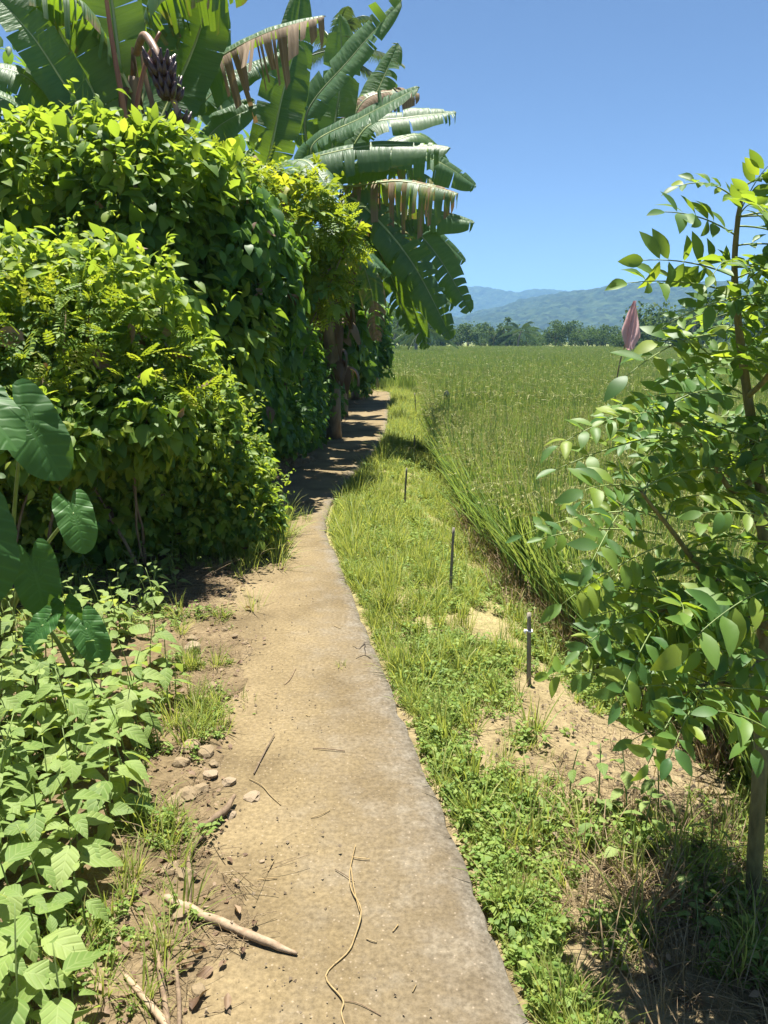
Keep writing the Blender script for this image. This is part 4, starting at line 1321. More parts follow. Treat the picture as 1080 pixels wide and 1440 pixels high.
LB([(470, 285, 12.0), (490, 320, 11.8), (520, 400, 11.7), (530, 480, 11.6)], 0.46, (-0.50, -0.90, 0.20), tear=0.90, drop=.6, grav=.3, dead=0.67)
LB([(470, 265, 12.8), (520, 220, 13.2), (590, 190, 13.6), (636, 240, 13.9)], 0.56, (-0.10, -0.75, 0.75), tear=0.66, drop=.5, grav=.3, dead=0.10)

LB([(470, 270, 12.2), (500, 290, 12.0), (560, 330, 11.9), (600, 400, 11.8)], .45, (-.30, -.80, .60), tear=.85, drop=.5, grav=.2, dead=.30)
LB([(465, 255, 12.9), (520, 240, 13.2), (570, 235, 13.4), (625, 265, 13.5)], .50, (-.10, -.75, .75), tear=.8, drop=.5, grav=.4, dead=.35)
LB([(455, 262, 12.2), (440, 240, 12.0), (500, 235, 11.7), (560, 240, 11.4)], .50, (-.10, -.75, .75), tear=.5, drop=.5, grav=.2, dead=.08)
LB([(480, 285, 12.4), (530, 340, 12.5), (590, 400, 12.6), (640, 430, 12.6)], .45, (-.30, -.80, .60), tear=.8, drop=.5, grav=.2, dead=.12)
LB([(470, 270, 12.3), (545, 355, 12.6), (580, 430, 12.7), (600, 490, 12.8)], .40, (-.40, -.80, .40), tear=.8, drop=.5, grav=.3, dead=.2)
# --- a second stand farther along, mostly stems with brown hanging leaves
for (u, v, top, label, ln) in ((388, 640, 400, 'banana stem wrapped in dry brown leaves beside the path bend', 1.1),
                               (500, 560, 420, 'banana stem wrapped in dry brown leaves near the end of the path', 1.3),
                               (482, 583, 380, 'banana stem wrapped in dry brown leaves between its two brown neighbours', 1.2)):
    g = at_z(u, v, .05); Yg = g[1]; g[2] = float(gz(g[0], g[1]))
    e = empty('banana_plant', g, label, 'banana plant', 'dry banana stems')
    tp = at_y(u - 4, top, Yg)
    pseudostem(e, g, [g, g * .5 + tp * .5, tp], .12, .07)
    for k in range(16):
        z = rng.uniform(.35, 1.0); p = g + (tp - g) * z
        a = rng.uniform(0, 6.283); d = np.array([math.cos(a), math.sin(a), 0])
        strip(e, g, bez(p + d * .06, p + d * rng.uniform(.2, .4) + [0, 0, .1], p + d * rng.uniform(.15, .35) - [0, 0, ln * rng.uniform(.5, 1.0) * z], 10), rng.uniform(.08, .2), 'dry_leaf')
    for k in range(4):
        a = rng.uniform(-.6, 2.4) if k else .2; d = np.array([math.cos(a), math.sin(a) * .7, 0])
        p = tp
        banana_leaf(e, g, [p, p + d * .35 + [0, 0, .5], p + d * .95 + [0, 0, .65], p + d * 1.6 + [0, 0, .15]], .45, (0, -.3, 1), tear=.6, drop=.5, grav=.3, dead=.12)
# small bright banana sucker between them
g = at_z(478, 590, .05); g[2] = float(gz(g[0], g[1]))
e = empty('banana_plant', g, 'small banana sucker with a bright green leaf by the path', 'banana plant', 'banana plants beside the path')
top = at_y(462, 508, g[1])
pseudostem(e, g, [g, g * .5 + top * .5, top], .05, .03)
for (u2, v2, u3, v3) in ((478, 492, 492, 502), (455, 490, 440, 500), (465, 480, 472, 470)):
    banana_leaf(e, g, [top, at_y(u2, v2, g[1] - .2), at_y(u3, v3, g[1] - .4)], .24, (0, -.6, 1), tear=.05, drop=.3)

# ------------------------------------------------------------------ elephant ear (taro): arrow-shaped blades on long stalks
def taro_tpl():
    """outline walked round; heart-arrow shape, base lobes behind the stalk joint; local: tip +Y, normal +Z, length 1"""
    ring = []
    n = 40
    for i in range(n):
        a = i / n * 2 * math.pi            # 0 = tip
        s = math.sin(a); c = math.cos(a)
        r = .42 + .24 * max(0, c) ** 2.2 + .10 * max(0, -c)
        notch = math.exp(-((abs(a - math.pi)) / .30) ** 2)
        r *= 1 - .62 * notch
        ring.append((s * r * .86, c * r * 1.18 + .02, 0))
    ring = np.array(ring)
    V, L = [np.zeros(3)], [np.zeros(3)]
    for f in (.35, .7, 1.0):
        for i, p in enumerate(ring):
            q = p * f
            z = .22 * abs(q[0]) - .35 * max(0, q[1]) ** 2 - .3 * q[0] ** 2 + (.035 * math.sin(i * 1.3) + .02 * math.sin(i * 2.9)) * f ** 2
            V.append((q[0], q[1], z)); L.append((q[0] * 1.6, q[1] + .4, 0))
    F = []
    for i in range(n):
        j = (i + 1) % n
        F.append((0, 1 + j, 1 + i))
        for k in (0, 1):
            a, b = 1 + k * n + i, 1 + k * n + j
            F += [(a, b, b + n), (a, b + n, a + n)]
    return np.array(V), np.array(F), np.array(L)
TT = taro_tpl()
def taro(name, label, base, leaves):
    b = np.array(base); b[2] = float(gz(b[0], b[1]))
    e = empty(name, b, label, 'plant', 'elephant ear plants by the left bank')
    for (u, v, Yd, s, dirv, nv) in leaves:
        p = at_y(u, v, Yd)
        R = orient(np.array(dirv, float), np.array(nv, float))
        mb = MB()
        C = bez(b + [rng.normal(0, .03), rng.normal(0, .03), 0], b * .4 + p * .6 + [0, 0, .12], p, 12)
        V, F, L = tube(C, np.linspace(.014, .006, 12), 7); mb.add(V, F, 0, L)
        st = mb.build('stalk', M['stem'], e, b)
        V, F, L = xf(TT, R, s, p)
        mb = MB(); mb.add(V, F, random.random(), L)
        mb.build('leaf', M['taro'], e, b)
taro('elephant_ear', 'large elephant ear plant with dark arrow-shaped leaves against the vine bush', at_z(10, 900, 0),
     [(34, 590, 3.3, .36, (.55, -.2, -.75), (.45, -.85, .35)), (104, 722, 3.25, .22, (.35, -.35, -.8), (.45, -.8, .45)),
      (-30, 745, 2.9, .36, (.3, -.3, -.85), (.7, -.6, .35)), (48, 800, 3.2, .26, (.25, -.2, -.9), (.5, -.8, .35)),
      (-40, 560, 3.1, .34, (.7, -.3, -.5), (.1, -.4, .9)), (-90, 640, 3.3, .40, (-.2, -.5, -.7), (.2, -.5, .8))])
taro('elephant_ear', 'smaller elephant ear with a pale leaf among the light green weeds', at_z(118, 985, 0),
     [(122, 885, 3.0, .19, (.45, -.3, -.7), (.3, -.8, .5)), (60, 880, 2.9, .16, (-.4, -.3, -.5), (.0, -.6, .8)), (95, 860, 3.2, .17, (.1, .1, -.6), (.1, -.8, .5))])

# ------------------------------------------------------------------ broad-leaved weeds at the left
HERB = [leaf_tpl(8, .62, .18, .38, .36, serr=.05, heart=.15, side=2), leaf_tpl(8, .56, .28, .55, .38, serr=.05, heart=.12, side=2), leaf_tpl(8, .68, .12, .25, .36, serr=.06, heart=.15, twist=.4, side=2)]
HERB_ME = [mesh('leaf', v, f, M['herb'], 0.0, l) for v, f, l in HERB]
def herb(x, y, h, ls, label, detailed=True, group='light green weeds beside the path'):
    b = np.array([x, y, float(gz(x, y))])
    e = empty('leafy_weed', b, label, 'weed', group)
    a0 = rng.uniform(0, 6.283); ln = rng.uniform(.05, .3)
    tip = b + np.array([math.cos(a0) * ln * h, math.sin(a0) * ln * h, h])
    C = bez(b - [0, 0, .02], b + [0, 0, h * .5], tip, 9)
    mb = MB(); V, F, L = tube(C, np.linspace(.0038, .0016, 9), 5); mb.add(V, F, 0, L)
    mb.build('stem', M['stem'], e, b)
    nn = max(3, int(h / .055))
    Ps, Rs, Ss = [], [], []
    for i in range(nn):
        t = .25 + .75 * i / (nn - 1)
        p = C[min(8, int(t * 8))]
        sz = ls * (1.1 - .55 * abs(t - .55) * 1.2) * rng.uniform(.8, 1.15)
        if i == nn - 1: sz *= .55
        for k in (0, 1):
            az = a0 + i * 1.57 + k * math.pi + rng.normal(0, .25)
            el = rng.uniform(-.35, .25) + (.6 if i == nn - 1 else 0)
            d = np.array([math.cos(az) * math.cos(el), math.sin(az) * math.cos(el), math.sin(el)])
            off = d * .018
            nv = np.array([0, 0, 1.0]) + .25 * rng.normal(size=3) + np.array(SUNV) * .3
            Ps.append(p + off); Rs.append(orient(d, nv)); Ss.append(sz)
    Ps, Rs, Ss = np.array(Ps), np.array(Rs), np.array(Ss)
    if detailed:
        for p, R, s in zip(Ps, Rs, Ss):
            o = obj('leaf', HERB_ME[rng.integers(0, 3)], e)
            Mx = np.eye(4); Mx[:3, :3] = R * s; Mx[:3, 3] = p - b
            o.matrix_basis = Matrix(Mx.tolist())
    else:
        scatter(HERB, Ps, Rs, Ss, rng.random(len(Ps)), 'foliage', M['herb'], e, b)
HL = 'light green broad-leaved weed in the dense bed beside the path'
spots = []
for (u, v, h) in ((-30, 1440, .42), (40, 1470, .40), (90, 1500, .30), (20, 1330, .36), (75, 1370, .26), (-40, 1290, .42), (10, 1230, .40), (60, 1235, .36), (110, 1240, .26),
                  (-20, 1150, .42), (40, 1150, .40), (100, 1160, .36), (150, 1170, .30), (-50, 1100, .44), (10, 1085, .42), (70, 1080, .42), (125, 1090, .40), (175, 1100, .34), (205, 1110, .26),
                  (-20, 1030, .46), (40, 1030, .44), (95, 1030, .42), (150, 1035, .40), (195, 1040, .34), (228, 1050, .24), (-40, 985, .44), (20, 985, .42), (80, 990, .42), (135, 985, .40), (180, 990, .38), (220, 990, .28),
                  (60, 950, .34), (115, 945, .34), (165, 945, .34), (205, 945, .28), (232, 935, .2), (150, 905, .26), (190, 900, .24), (100, 910, .26), (215, 900, .18), (20, 940, .36), (-30, 940, .36), (235, 985, .2), (245, 960, .16),
                  (130, 1300, .2), (40, 1420, .3), (120, 1430, .14), (160, 1180, .22), (0, 1180, .3), (175, 1140, .26), (55, 1300, .28)):
    p = at_z(u, v, .03)
    spots.append((p[0] + rng.normal(0, .02), p[1] + rng.normal(0, .03), h))
def herb_label(x, y, h):
    if h < .21: return 'short pale weed at the littered soil edge of the weed bed'
    if y > 3.1: return 'light green broad-leaved weed crowding the foot of the elephant ears'
    if y < 1.75: return 'tall light green weed near the reddish dry stalk'
    if x > float(XL(y)) - .22: return 'light green broad-leaved weed fringing the path side of the bed'
    return 'light green broad-leaved weed deep in the dense bed beside the path'
for i, (x, y, h) in enumerate(spots):
    herb(x, y, h * rng.uniform(.85, 1.05), rng.uniform(.085, .125) if h > .25 else .065, herb_label(x, y, h), y < 3.1)
for _ in range(80):    # lower, shadier weeds up to the foot of the bushes
    p = at_z(rng.uniform(-60, 310), rng.uniform(770, 880), .03)
    if p[0] > float(XL(p[1])) - .1: continue
    herb(p[0], p[1], rng.uniform(.10, .26), rng.uniform(.06, .09), 'low weed in the shade between the weed bed and the vine bush', False, 'weeds in the shade of the vine bush')
for _ in range(60):    # the bed goes on behind and out of the frame to the left
    p = at_z(rng.uniform(-160, 200), rng.uniform(880, 1240), .03)
    if p[0] > float(XL(p[1])) - .12: continue
    hh = rng.uniform(.25, .4); herb(p[0], p[1], hh, rng.uniform(.07, .10), herb_label(p[0], p[1], hh), False)
# darker weeds under the right-hand shrub and along the verge
for (u, v, h, ls) in ((800, 1130, .2, .06), (840, 1150, .26, .07), (880, 1160, .26, .07), (905, 1190, .22, .07), (830, 1200, .16, .05), (780, 1190, .12, .05), (870, 1225, .14, .05), (745, 1150, .12, .045), (925, 1150, .3, .06)):
    p = at_z(u, v, -.07)
    herb(p[0], p[1], h, ls, 'low leafy weed on the sand at the foot of the feathery-leaved tree', True, 'weeds at the foot of the tree')
for (u, v, h, ls) in ((980, 1330, .12, .045), (955, 1300, .11, .04), (1010, 1310, .1, .045), (1065, 1390, .14, .05), (1000, 1190, .2, .06), (950, 1250, .1, .04), (1040, 1290, .1, .04), (700, 1230, .08, .035), (720, 1320, .09, .035)):
    p = at_z(u, v, -.07)
    herb(p[0], p[1], h, ls, 'small round-leaved creeper on the straw at the foot of the feathery-leaved tree', True, 'creepers at the foot of the tree')

# ------------------------------------------------------------------ feathery-leaved tree at the right
LFT = [leaf_tpl(6, .44, .22, .22, .46, side=1), leaf_tpl(6, .48, .14, .45, .48, side=1, twist=.35), leaf_tpl(6, .40, .40, .05, .46, side=1, twist=-.3), leaf_tpl(6, .46, .5, .3, .46, side=1)]
LFT_ME = [mesh('leaflet', v, f, M['pinnate'], 0.0, l) for v, f, l in LFT]
tb = at_z(1062, 1250, -.08); tb[2] = float(gz(tb[0], tb[1]))
TR = empty('feathery_leaved_tree', tb, 'young tree with feathery oval leaflets leaning over the sandy verge', 'tree')
trunk = spline([tb - [0, 0, .05], at_y(1066, 1130, 2.02), at_y(1072, 1000, 2.1), at_y(1074, 850, 2.2), at_y(1070, 690, 2.25), at_y(1052, 560, 2.25), at_y(1040, 470, 2.22), at_y(1033, 385, 2.2), at_y(1037, 315, 2.18), at_y(1046, 262, 2.16)], 44)
mb = MB(); V, F, L = tube(trunk, np.interp(np.linspace(0, 1, 44), [0, .35, .6, 1], [.025, .018, .012, .005]) * (1 + .05 * rng.normal(size=44)), 9); mb.add(V, F, 0, L)
mb.build('trunk', M['bark'], TR, tb)
limbs = []
def limb(pts, r):
    C = spline(pts, 14)
    mb = MB(); V, F, L = tube(C, np.linspace(r, r * .35, 14), 6); mb.add(V, F, 0, L)
    mb.build('limb', M['bark'], TR, tb); limbs.append(C)
limb([trunk[16], at_y(1010, 820, 2.05), at_y(940, 740, 1.98), at_y(900, 690, 1.95)], .012)
limb([trunk[14], at_y(1020, 880, 2.0), at_y(955, 860, 1.9), at_y(905, 860, 1.85)], .011)
limb([trunk[20], at_y(1030, 690, 2.2), at_y(985, 620, 2.2), at_y(930, 580, 2.2)], .011)
limb([trunk[22], at_y(1100, 600, 2.3), at_y(1130, 500, 2.35), at_y(1140, 420, 2.35)], .011)
limb([trunk[12], at_y(1040, 960, 1.9), at_y(1000, 960, 1.75), at_y(960, 975, 1.7)], .010)
limb([trunk[17], at_y(1050, 700, 2.4), at_y(1000, 640, 2.6), at_y(960, 590, 2.7)], .010)
limb([trunk[13], at_y(1100, 850, 1.95), at_y(1130, 760, 1.8), at_y(1120, 700, 1.75)], .010)
limb([trunk[24], at_y(1085, 520, 2.1), at_y(1105, 440, 2.05), at_y(1110, 370, 2.0)], .009)
nleaf = [0]
def frond(base, tip, sag, npair, ll, detailed, up=(0, 0, 1), name='frond'):
    base, tip = np.asarray(base, float), np.asarray(tip, float)
    mid = (base + tip) / 2 + np.array([0, 0, sag])
    C = bez(base, mid, tip, 13)
    T = nrm(np.gradient(C, axis=0))
    mb = MB(); V, F, L = tube(C, np.linspace(.0026, .0011, 13), 4); mb.add(V, F, 0, L)
    Ps, Rs, Ss = [], [], []
    upv = nrm(np.asarray(up, float) + .15 * rng.normal(size=3))
    for i in range(npair + 1):
        t = .18 + .82 * i / npair
        k = min(12, int(round(t * 12)))
        p, tg = C[k], T[k]
        sd = nrm(np.cross(tg, upv)); un = np.cross(sd, tg)
        s0 = ll * (1 - .35 * abs(t - .6)) * rng.uniform(.85, 1.12)
        if i == npair:
            Ps.append(p); Rs.append(orient(tg, un)); Ss.append(s0); continue
        for s in (-1, 1):
            if rng.random() < .05: continue
            ang = rng.uniform(.9, 1.25)
            fold_ = rng.normal(.2, .22)
            dv = tg * math.cos(ang) + (sd * s * math.cos(fold_) + un * math.sin(fold_)) * math.sin(ang)
            nv = un + .22 * rng.normal(size=3)
            Ps.append(p + dv * .003); Rs.append(orient(dv, nv)); Ss.append(s0)
    Ps, Rs, Ss = np.array(Ps), np.array(Rs), np.array(Ss)
    if detailed and nleaf[0] < 300:
        fr = mb.build(name, M['stem'], TR, tb)
        for p, R, s in zip(Ps, Rs, Ss):
            o = obj('leaflet', LFT_ME[rng.integers(0, 4)], fr)
            Mx = np.eye(4); Mx[:3, :3] = R * s; Mx[:3, 3] = p - tb
            o.matrix_basis = Matrix(Mx.tolist()); nleaf[0] += 1
    else:
        fr = mb.build(name, M['stem'], TR, tb)
        scatter(LFT, Ps, Rs, Ss, rng.random(len(Ps)), 'foliage', M['pinnate'], fr, tb)
def FR(u0, v0, y0, u1, v1, y1, sag, n, ll, up=(0, -.4, 1)): frond(at_y(u0, v0, y0), at_y(u1, v1, y1), sag, n, ll, True, up)
FR(1036, 332, 2.19, 935, 298, 2.05, .03, 6, 0.075, (0, -.8, .6))
FR(1034, 390, 2.2, 905, 366, 2.0, .03, 6, 0.088, (0, -.95, .35))
FR(1030, 412, 2.2, 882, 398, 1.95, .03, 6, 0.085, (0, -.8, .6))
FR(1040, 300, 2.18, 1082, 232, 2.1, .03, 5, 0.069, (0, -.7, .6))
FR(1040, 285, 2.17, 955, 262, 2.15, .05, 7, 0.053, (0, -.6, .8))
FR(1046, 262, 2.16, 1110, 262, 2.1, .04, 6, 0.062, (0, -.5, .8))
FR(1020, 470, 2.2, 882, 528, 1.95, .06, 6, 0.088, (0, -.5, .9))
FR(1000, 500, 2.2, 925, 480, 2.05, .04, 5, 0.083, (0, -.7, .7))
FR(930, 585, 2.2, 850, 592, 2.15, .02, 7, 0.053, (0, -.6, .8))
FR(960, 608, 2.2, 782, 660, 2.05, .03, 6, 0.073, (0, -.5, .9))
FR(930, 752, 1.97, 763, 757, 1.9, .04, 8, 0.060, (0, -.7, .7))
FR(935, 765, 1.97, 790, 850, 1.85, .03, 6, 0.077, (0, -.6, .8))
FR(1075, 830, 1.75, 968, 905, 1.62, .03, 4, 0.106, (0, -.7, .7))
FR(920, 862, 1.86, 865, 935, 1.8, .01, 5, 0.073, (0, -.8, .5))
FR(985, 972, 1.72, 868, 972, 1.7, .03, 6, 0.073, (0, -.8, .6))
FR(1075, 930, 1.75, 965, 912, 1.7, .02, 5, 0.077, (0, -.9, .4))
FR(1000, 1000, 1.72, 890, 1040, 1.7, .02, 5, 0.075, (0, -.8, .5))
FR(1085, 1030, 1.6, 1010, 1000, 1.55, .02, 4, 0.077, (0, -.5, .9))
FR(905, 690, 1.95, 820, 690, 1.85, .03, 5, 0.077, (0, -.5, .9))
FR(1040, 560, 2.2, 900, 560, 2.0, .03, 6, 0.080, (0, -.5, .9))
for C in [trunk[14:40]] + limbs:
    for k in range(30 if len(C) > 20 else 17):
        p = C[rng.integers(3, len(C))]
        a = rng.uniform(0, 6.283); ln = rng.uniform(.20, .36)
        d = np.array([math.cos(a), math.sin(a), rng.uniform(-.35, .35)])
        q = p + d * ln
        # keep clear of the view line to the flag's open side of the crown
        dq = q - [0, 0, CAM_H]; fw = dq[1] * CP - dq[2] * SP
        if 540 + FPX * dq[0] / fw < 925 and 720 - FPX * (dq[2] * CP + dq[1] * SP) / fw < 560: continue
        # leave the open sky to the left of the leading shoot open
        if p[2] > 1.75 and q[0] < p[0] - .05 and rng.random() < .7: continue
        frond(p, q, .05, rng.integers(6, 9), rng.uniform(.055, .075), k < 2, (rng.normal(0, .3), -.55 + rng.normal(0, .3), .8))

# ------------------------------------------------------------------ stakes on the verge, post, flag
def stake(u, v0, v1, r, label, lean=(0, 0), extra=None, z0=-.1):
    b = at_z(u, v0, z0); b[2] = float(gz(b[0], b[1]))
    t = at_y(u + lean[0], v1, b[1]); 
    e = empty('stake', b, label, 'stake', 'stakes along the verge')
    C = spline([b - [0, 0, .06], b * .6 + t * .4 + rng.normal(0, .004, 3), t], 10)
    mb = MB(); V, F, L = tube(C, np.linspace(r, r * .85, 10) * (1 + .06 * rng.normal(size=10)), 8); mb.add(V, F, 0, L)
    mb.build('pole', M['stake'], e, b)
    return e, b, t
e, b, t = stake(744, 965, 862, .0125, 'short grey stake with a white tie on the sandy verge')
p = b * .25 + t * .75
mb = MB()
a = np.linspace(0, 2 * math.pi, 15)
V, F, L = tube(np.stack([p[0] + .0145 * np.cos(a), p[1] + .0145 * np.sin(a), p[2] + .003 * np.sin(2 * a)], 1), .0045, 6); mb.add(V, F, 0, L)
V, F, L = tube(spline([p + [-.012, -.008, 0], p + [-.024, -.012, .004], p + [-.020, -.014, -.012]], 6), [.005, .008, .008, .006, .005, .003], 6); mb.add(V, F, 0, L)
mb.build('tie', M['white_tie'], e, b)
stake(633, 838, 742, .011, 'thin leaning stake in the grass beyond the one with the white tie', (5, 0))
stake(569, 716, 658, .011, 'thin dark stake standing in tall grass near the path bend', (3, 0))
stake(583, 640, 612, .012, 'tiny far stake in the grass beside the rice edge', (0, 0))
stake(586, 583, 553, .014, 'far thin stake next to the dark bottle stake', (-3, 0))
stake(604, 600, 572, .014, 'far short stake at the foot of the rice edge', (-1, 0))
e, b, t = stake(628, 606, 562, .014, 'stake capped with a dark plastic bottle in the rice edge', (0, 0))
mb = MB(); C = np.array([t + [0, 0, z] for z in (-.16, -.15, .08, .12, .16, .17)]); V, F, L = tube(C, [.05, .062, .06, .05, .02, .018], 10); mb.add(V, F, 0, L)
mb.build('bottle', M['dark_plastic'], e, b)

# thin post where the path ends
b = at_z(533, 548, 0); b[2] = float(gz(b[0], b[1]))
e = empty('thin_post', b, 'thin leaning wooden post at the end of the path', 'post')
C = spline([b - [0, 0, .05], at_y(529, 525, b[1]), at_y(524, 495, b[1]), at_y(523, 470, b[1])], 12)
mb = MB(); V, F, L = tube(C, np.linspace(.05, .03, 12), 7); mb.add(V, F, 0, L); mb.build('pole', M['bark'], e, b)

# pink cloth flag on a stick in the rice
YF = 13.0
fb = at_y(862, 590, YF); fb[2] = -.4
ft = at_y(893, 424, YF)
e = empty('flag', fb, 'faded pink plastic flag on a thin stick in the rice', 'flag')
mid_ = at_y(868, 530, YF)
mb = MB(); V, F, L = tube(spline([fb, mid_, at_y(881, 478, YF), ft], 16), .011, 6); mb.add(V, F, 0, L)
mb.build('stick', M['twig'], e, fb)
M['pink'] = leaf_mat('pink_plastic', [(0, (.80, .46, .50)), (1, (.85, .52, .56))], (.95, .60, .64), .6, .5)
# hangs from the tip: narrow at the top, widening and gathered at the bottom
tcol = []
nv_, nu_ = 22, 18
for i in range(nv_):
    f = i / (nv_ - 1)
    v = 423 + 70 * f
    lft = np.interp(f, [0, .25, .6, .8, .93, 1], [891, 882, 877, 877, 879, 885])
    rgt = np.interp(f, [0, .15, .45, .7, .9, 1], [894, 896, 898, 898, 893, 891])
    for j in range(nu_):
        g = j / (nu_ - 1)
        ph = g * 9 + f * 2.2
        p = at_y(lft + (rgt - lft) * g + 1.2 * math.sin(ph * 1.7 + f * 5), v + 2.0 * math.sin(g * 7) * f, YF - .03)
        p[1] += (.055 * math.sin(ph) + .03 * math.sin(ph * 2.3 + f * 7)) * (.25 + .75 * math.sin(f * 2.6 + .25))
        tcol.append(p)
F = []
for i in range(nv_ - 1):
    for j in range(nu_ - 1):
        a = i * nu_ + j
        F += [(a, a + 1, a + nu_ + 1), (a, a + nu_ + 1, a + nu_)]
mb = MB(); mb.add(np.array(tcol), np.array(F), .3)
c = mb.build('cloth', M['pink'], e, fb)

# ------------------------------------------------------------------ sticks, straw, stones and fallen leaves on and beside the path
def stick(name, pts, r, mat, label, cat, group=None, flat=1.0, k=7, z=None):
    P = np.array([at_z(u, v, h) for u, v, h in pts])
    C = spline(P, max(8, 4 * len(P)))
    n = len(C)
    if flat > 1:
        C[1:-1, 2] += rng.normal(0, .0015, n - 2)
    rr = np.broadcast_to(np.asarray(r, float), (n,)) if np.ndim(r) == 0 else np.interp(np.linspace(0, 1, n), np.linspace(0, 1, len(r)), r)
    rr = rr * (1 + .07 * rng.normal(size=n))
    V, F, L = tube(C, rr, k)
    org = C[0]
    mb = MB(); mb.add(V, F, random.random(), L)
    o = mb.build(name, mat, None, org)
    o.location = org
    return tag(o, label, cat, group)
M['pale_stalk'] = bark_mat('pale_dry_stalk', (.18, .12, .07), (.36, .28, .195), 26, .3, .8, .5)
M['straw'] = bark_mat('golden_straw', (.22, .15, .06), (.36, .27, .13), 40, .3, .7, .2)
stick('dry_stalk', [(232, 1262, .03), (270, 1280, .026), (330, 1306, .02), (385, 1328, .014), (418, 1341, .008)], [.011, .0135, .013, .012, .009, .004], M['pale_stalk'], 'thick pale dry stalk lying across the left half of the path', 'stalk', None, 2, 9)
stick('dry_stalk', [(265, 1330, .02), (266, 1240, .02), (268, 1200, .025), (283, 1175, .03)], [.004, .008, .008, .010], M['twig'], 'curled brown dry stalk on the soil left of the path', 'stalk', None, 2)
stick('dry_stalk', [(282, 1163, .02), (300, 1152, .03), (318, 1138, .03), (330, 1118, .035)], [.006, .012, .012, .007], M['twig'], 'short thick dry stalk beside the round stones', 'stalk', None, 2)
stick('dry_stalk', [(176, 1372, .02), (200, 1400, .025), (232, 1440, .02), (250, 1470, .02)], [.006, .008, .009, .009], M['pale_stalk'], 'reddish dry stalk in the soil below the weeds', 'stalk', None, 2)
stick('dry_stalk', [(216, 1300, .02), (222, 1350, .03), (232, 1410, .025), (236, 1450, .02)], [.005, .007, .008, .007], M['twig'], 'long grey dry stalk pointing along the soil edge', 'stalk', None, 2)
stick('dry_stalk', [(248, 1365, .02), (252, 1410, .02), (252, 1450, .02)], [.006, .006, .005], M['twig'], 'short straight dry stalk near the reddish one', 'stalk', None, 2)
stick('dry_twig', [(357, 1088, .008), (372, 1058, .01), (386, 1032, .012)], [.003, .003, .002], M['twig'], 'thin straight twig resting on the path by the stones', 'twig')
stick('dry_twig', [(350, 1095, .006), (368, 1104, .008), (380, 1118, .006), (395, 1132, .004)], .0018, M['straw'], 'curved golden straw beside the thin straight twig', 'twig')
stick('dry_twig', [(440, 1052, .006), (462, 1053, .008), (485, 1056, .005)], .0022, M['twig'], 'small dark twig lying across the middle of the path', 'twig')
stick('straw', [(500, 1188, .005), (492, 1225, .01), (494, 1250, .008), (508, 1280, .014), (498, 1320, .008), (488, 1340, .006), (458, 1372, .005), (482, 1405, .010), (480, 1425, .006), (490, 1455, .004)], [.0016, .0022, .0024, .0022], M['straw'], 'long kinked golden straw stem lying along the path', 'straw', None, 1, 5)
stick('straw', [(493, 1215, .006), (498, 1250, .012), (506, 1282, .008)], .0016, M['straw'], 'side shoot of straw lying along the long kinked straw stem', 'straw', None, 1, 5)
stick('straw', [(471, 1222, .004), (485, 1230, .006), (499, 1240, .006)], .0014, M['twig'], 'short grey straw crossing the long kinked straw stem', 'straw', None, 1, 5)
stick('straw', [(484, 1407, .005), (505, 1411, .006), (536, 1428, .004)], .0012, M['twig'], 'thin dark straw branching from the foot of the kinked straw stem', 'straw', None, 1, 5)
stick('straw', [(437, 1150, .004), (450, 1146, .006), (464, 1139, .004)], .0016, M['straw'], 'short golden straw in the middle of the path', 'straw', None, 1, 5)
stick('straw', [(362, 1237, .004), (376, 1235, .006), (390, 1234, .004)], .0018, M['straw'], 'short straight straw on the path above the thick pale stalk', 'straw', None, 1, 5)
stick('straw', [(400, 963, .004), (408, 955, .006), (416, 940, .004)], .0022, M['twig'], 'short bent straw on the far part of the path', 'straw', None, 1, 5)
for (u, v, u2, v2) in ((470, 880, 480, 884), (385, 1210, 377, 1225), (430, 1005, 436, 1007), (495, 1205, 520, 1208), (515, 1320, 530, 1325), (580, 1395, 585, 1385), (560, 1300, 552, 1310)):
    stick('straw', [(u, v, .004), ((u + u2) / 2, (v + v2) / 2, .006), (u2, v2, .004)], .0018, M['straw'], 'tiny straw bit scattered on the path', 'straw', 'tiny straw bits on the path', 1, 4)

def stone(u, v, s, label, col='stone', group=None, flat=.7):
    import bmesh
    bm = bmesh.new(); bmesh.ops.create_icosphere(bm, subdivisions=2, radius=1.0)
    sd = random.random() * 50
    for q in bm.verts:
        c = np.array(q.co)
        k = .5 + .85 * float(vnoise(c[0] * 1.6 + sd, c[1] * 1.6, c[2] * 1.6 + sd)) + .25 * float(vnoise(c[0] * 4 + sd, c[1] * 4, c[2] * 4))
        q.co = q.co * k
        q.co.z *= flat
    me = bpy.data.meshes.new('stone'); bm.to_mesh(me); bm.free()
    me.materials.append(M[col])
    me.polygons.foreach_set('use_smooth', [False] * len(me.polygons))
    p = at_z(u, v, .01); z = max(float(gz(p[0], p[1])), -.02 if p[0] > XL(p[1]) + .4 else .0)
    o = obj('stone', me, None, (p[0], p[1], z + s * flat * .35)); o.scale = (s, s * rng.uniform(.75, 1.1), s)
    o.rotation_euler = (0, 0, rng.uniform(0, 6))
    return tag(o, label, 'stone', group)
stone(322, 1098, .026, 'rounded brown stone with a dark side, beside the short thick stalk')
stone(355, 1118, .030, 'flat brown stone on the path beside the thin straight twig', flat=.35)
stone(324, 1143, .022, 'pale yellowish round stone below the short thick stalk', flat=.5)
stone(296, 1092, .026, 'whitish lumpy stone beside the rounded brown stone')
stone(272, 918, .045, 'pale angular stone in the grass left of the path')
M['clod'] = simple_mat('soil_clod', (.14, .10, .055), .95, c2=(.25, .19, .11), scale=30)
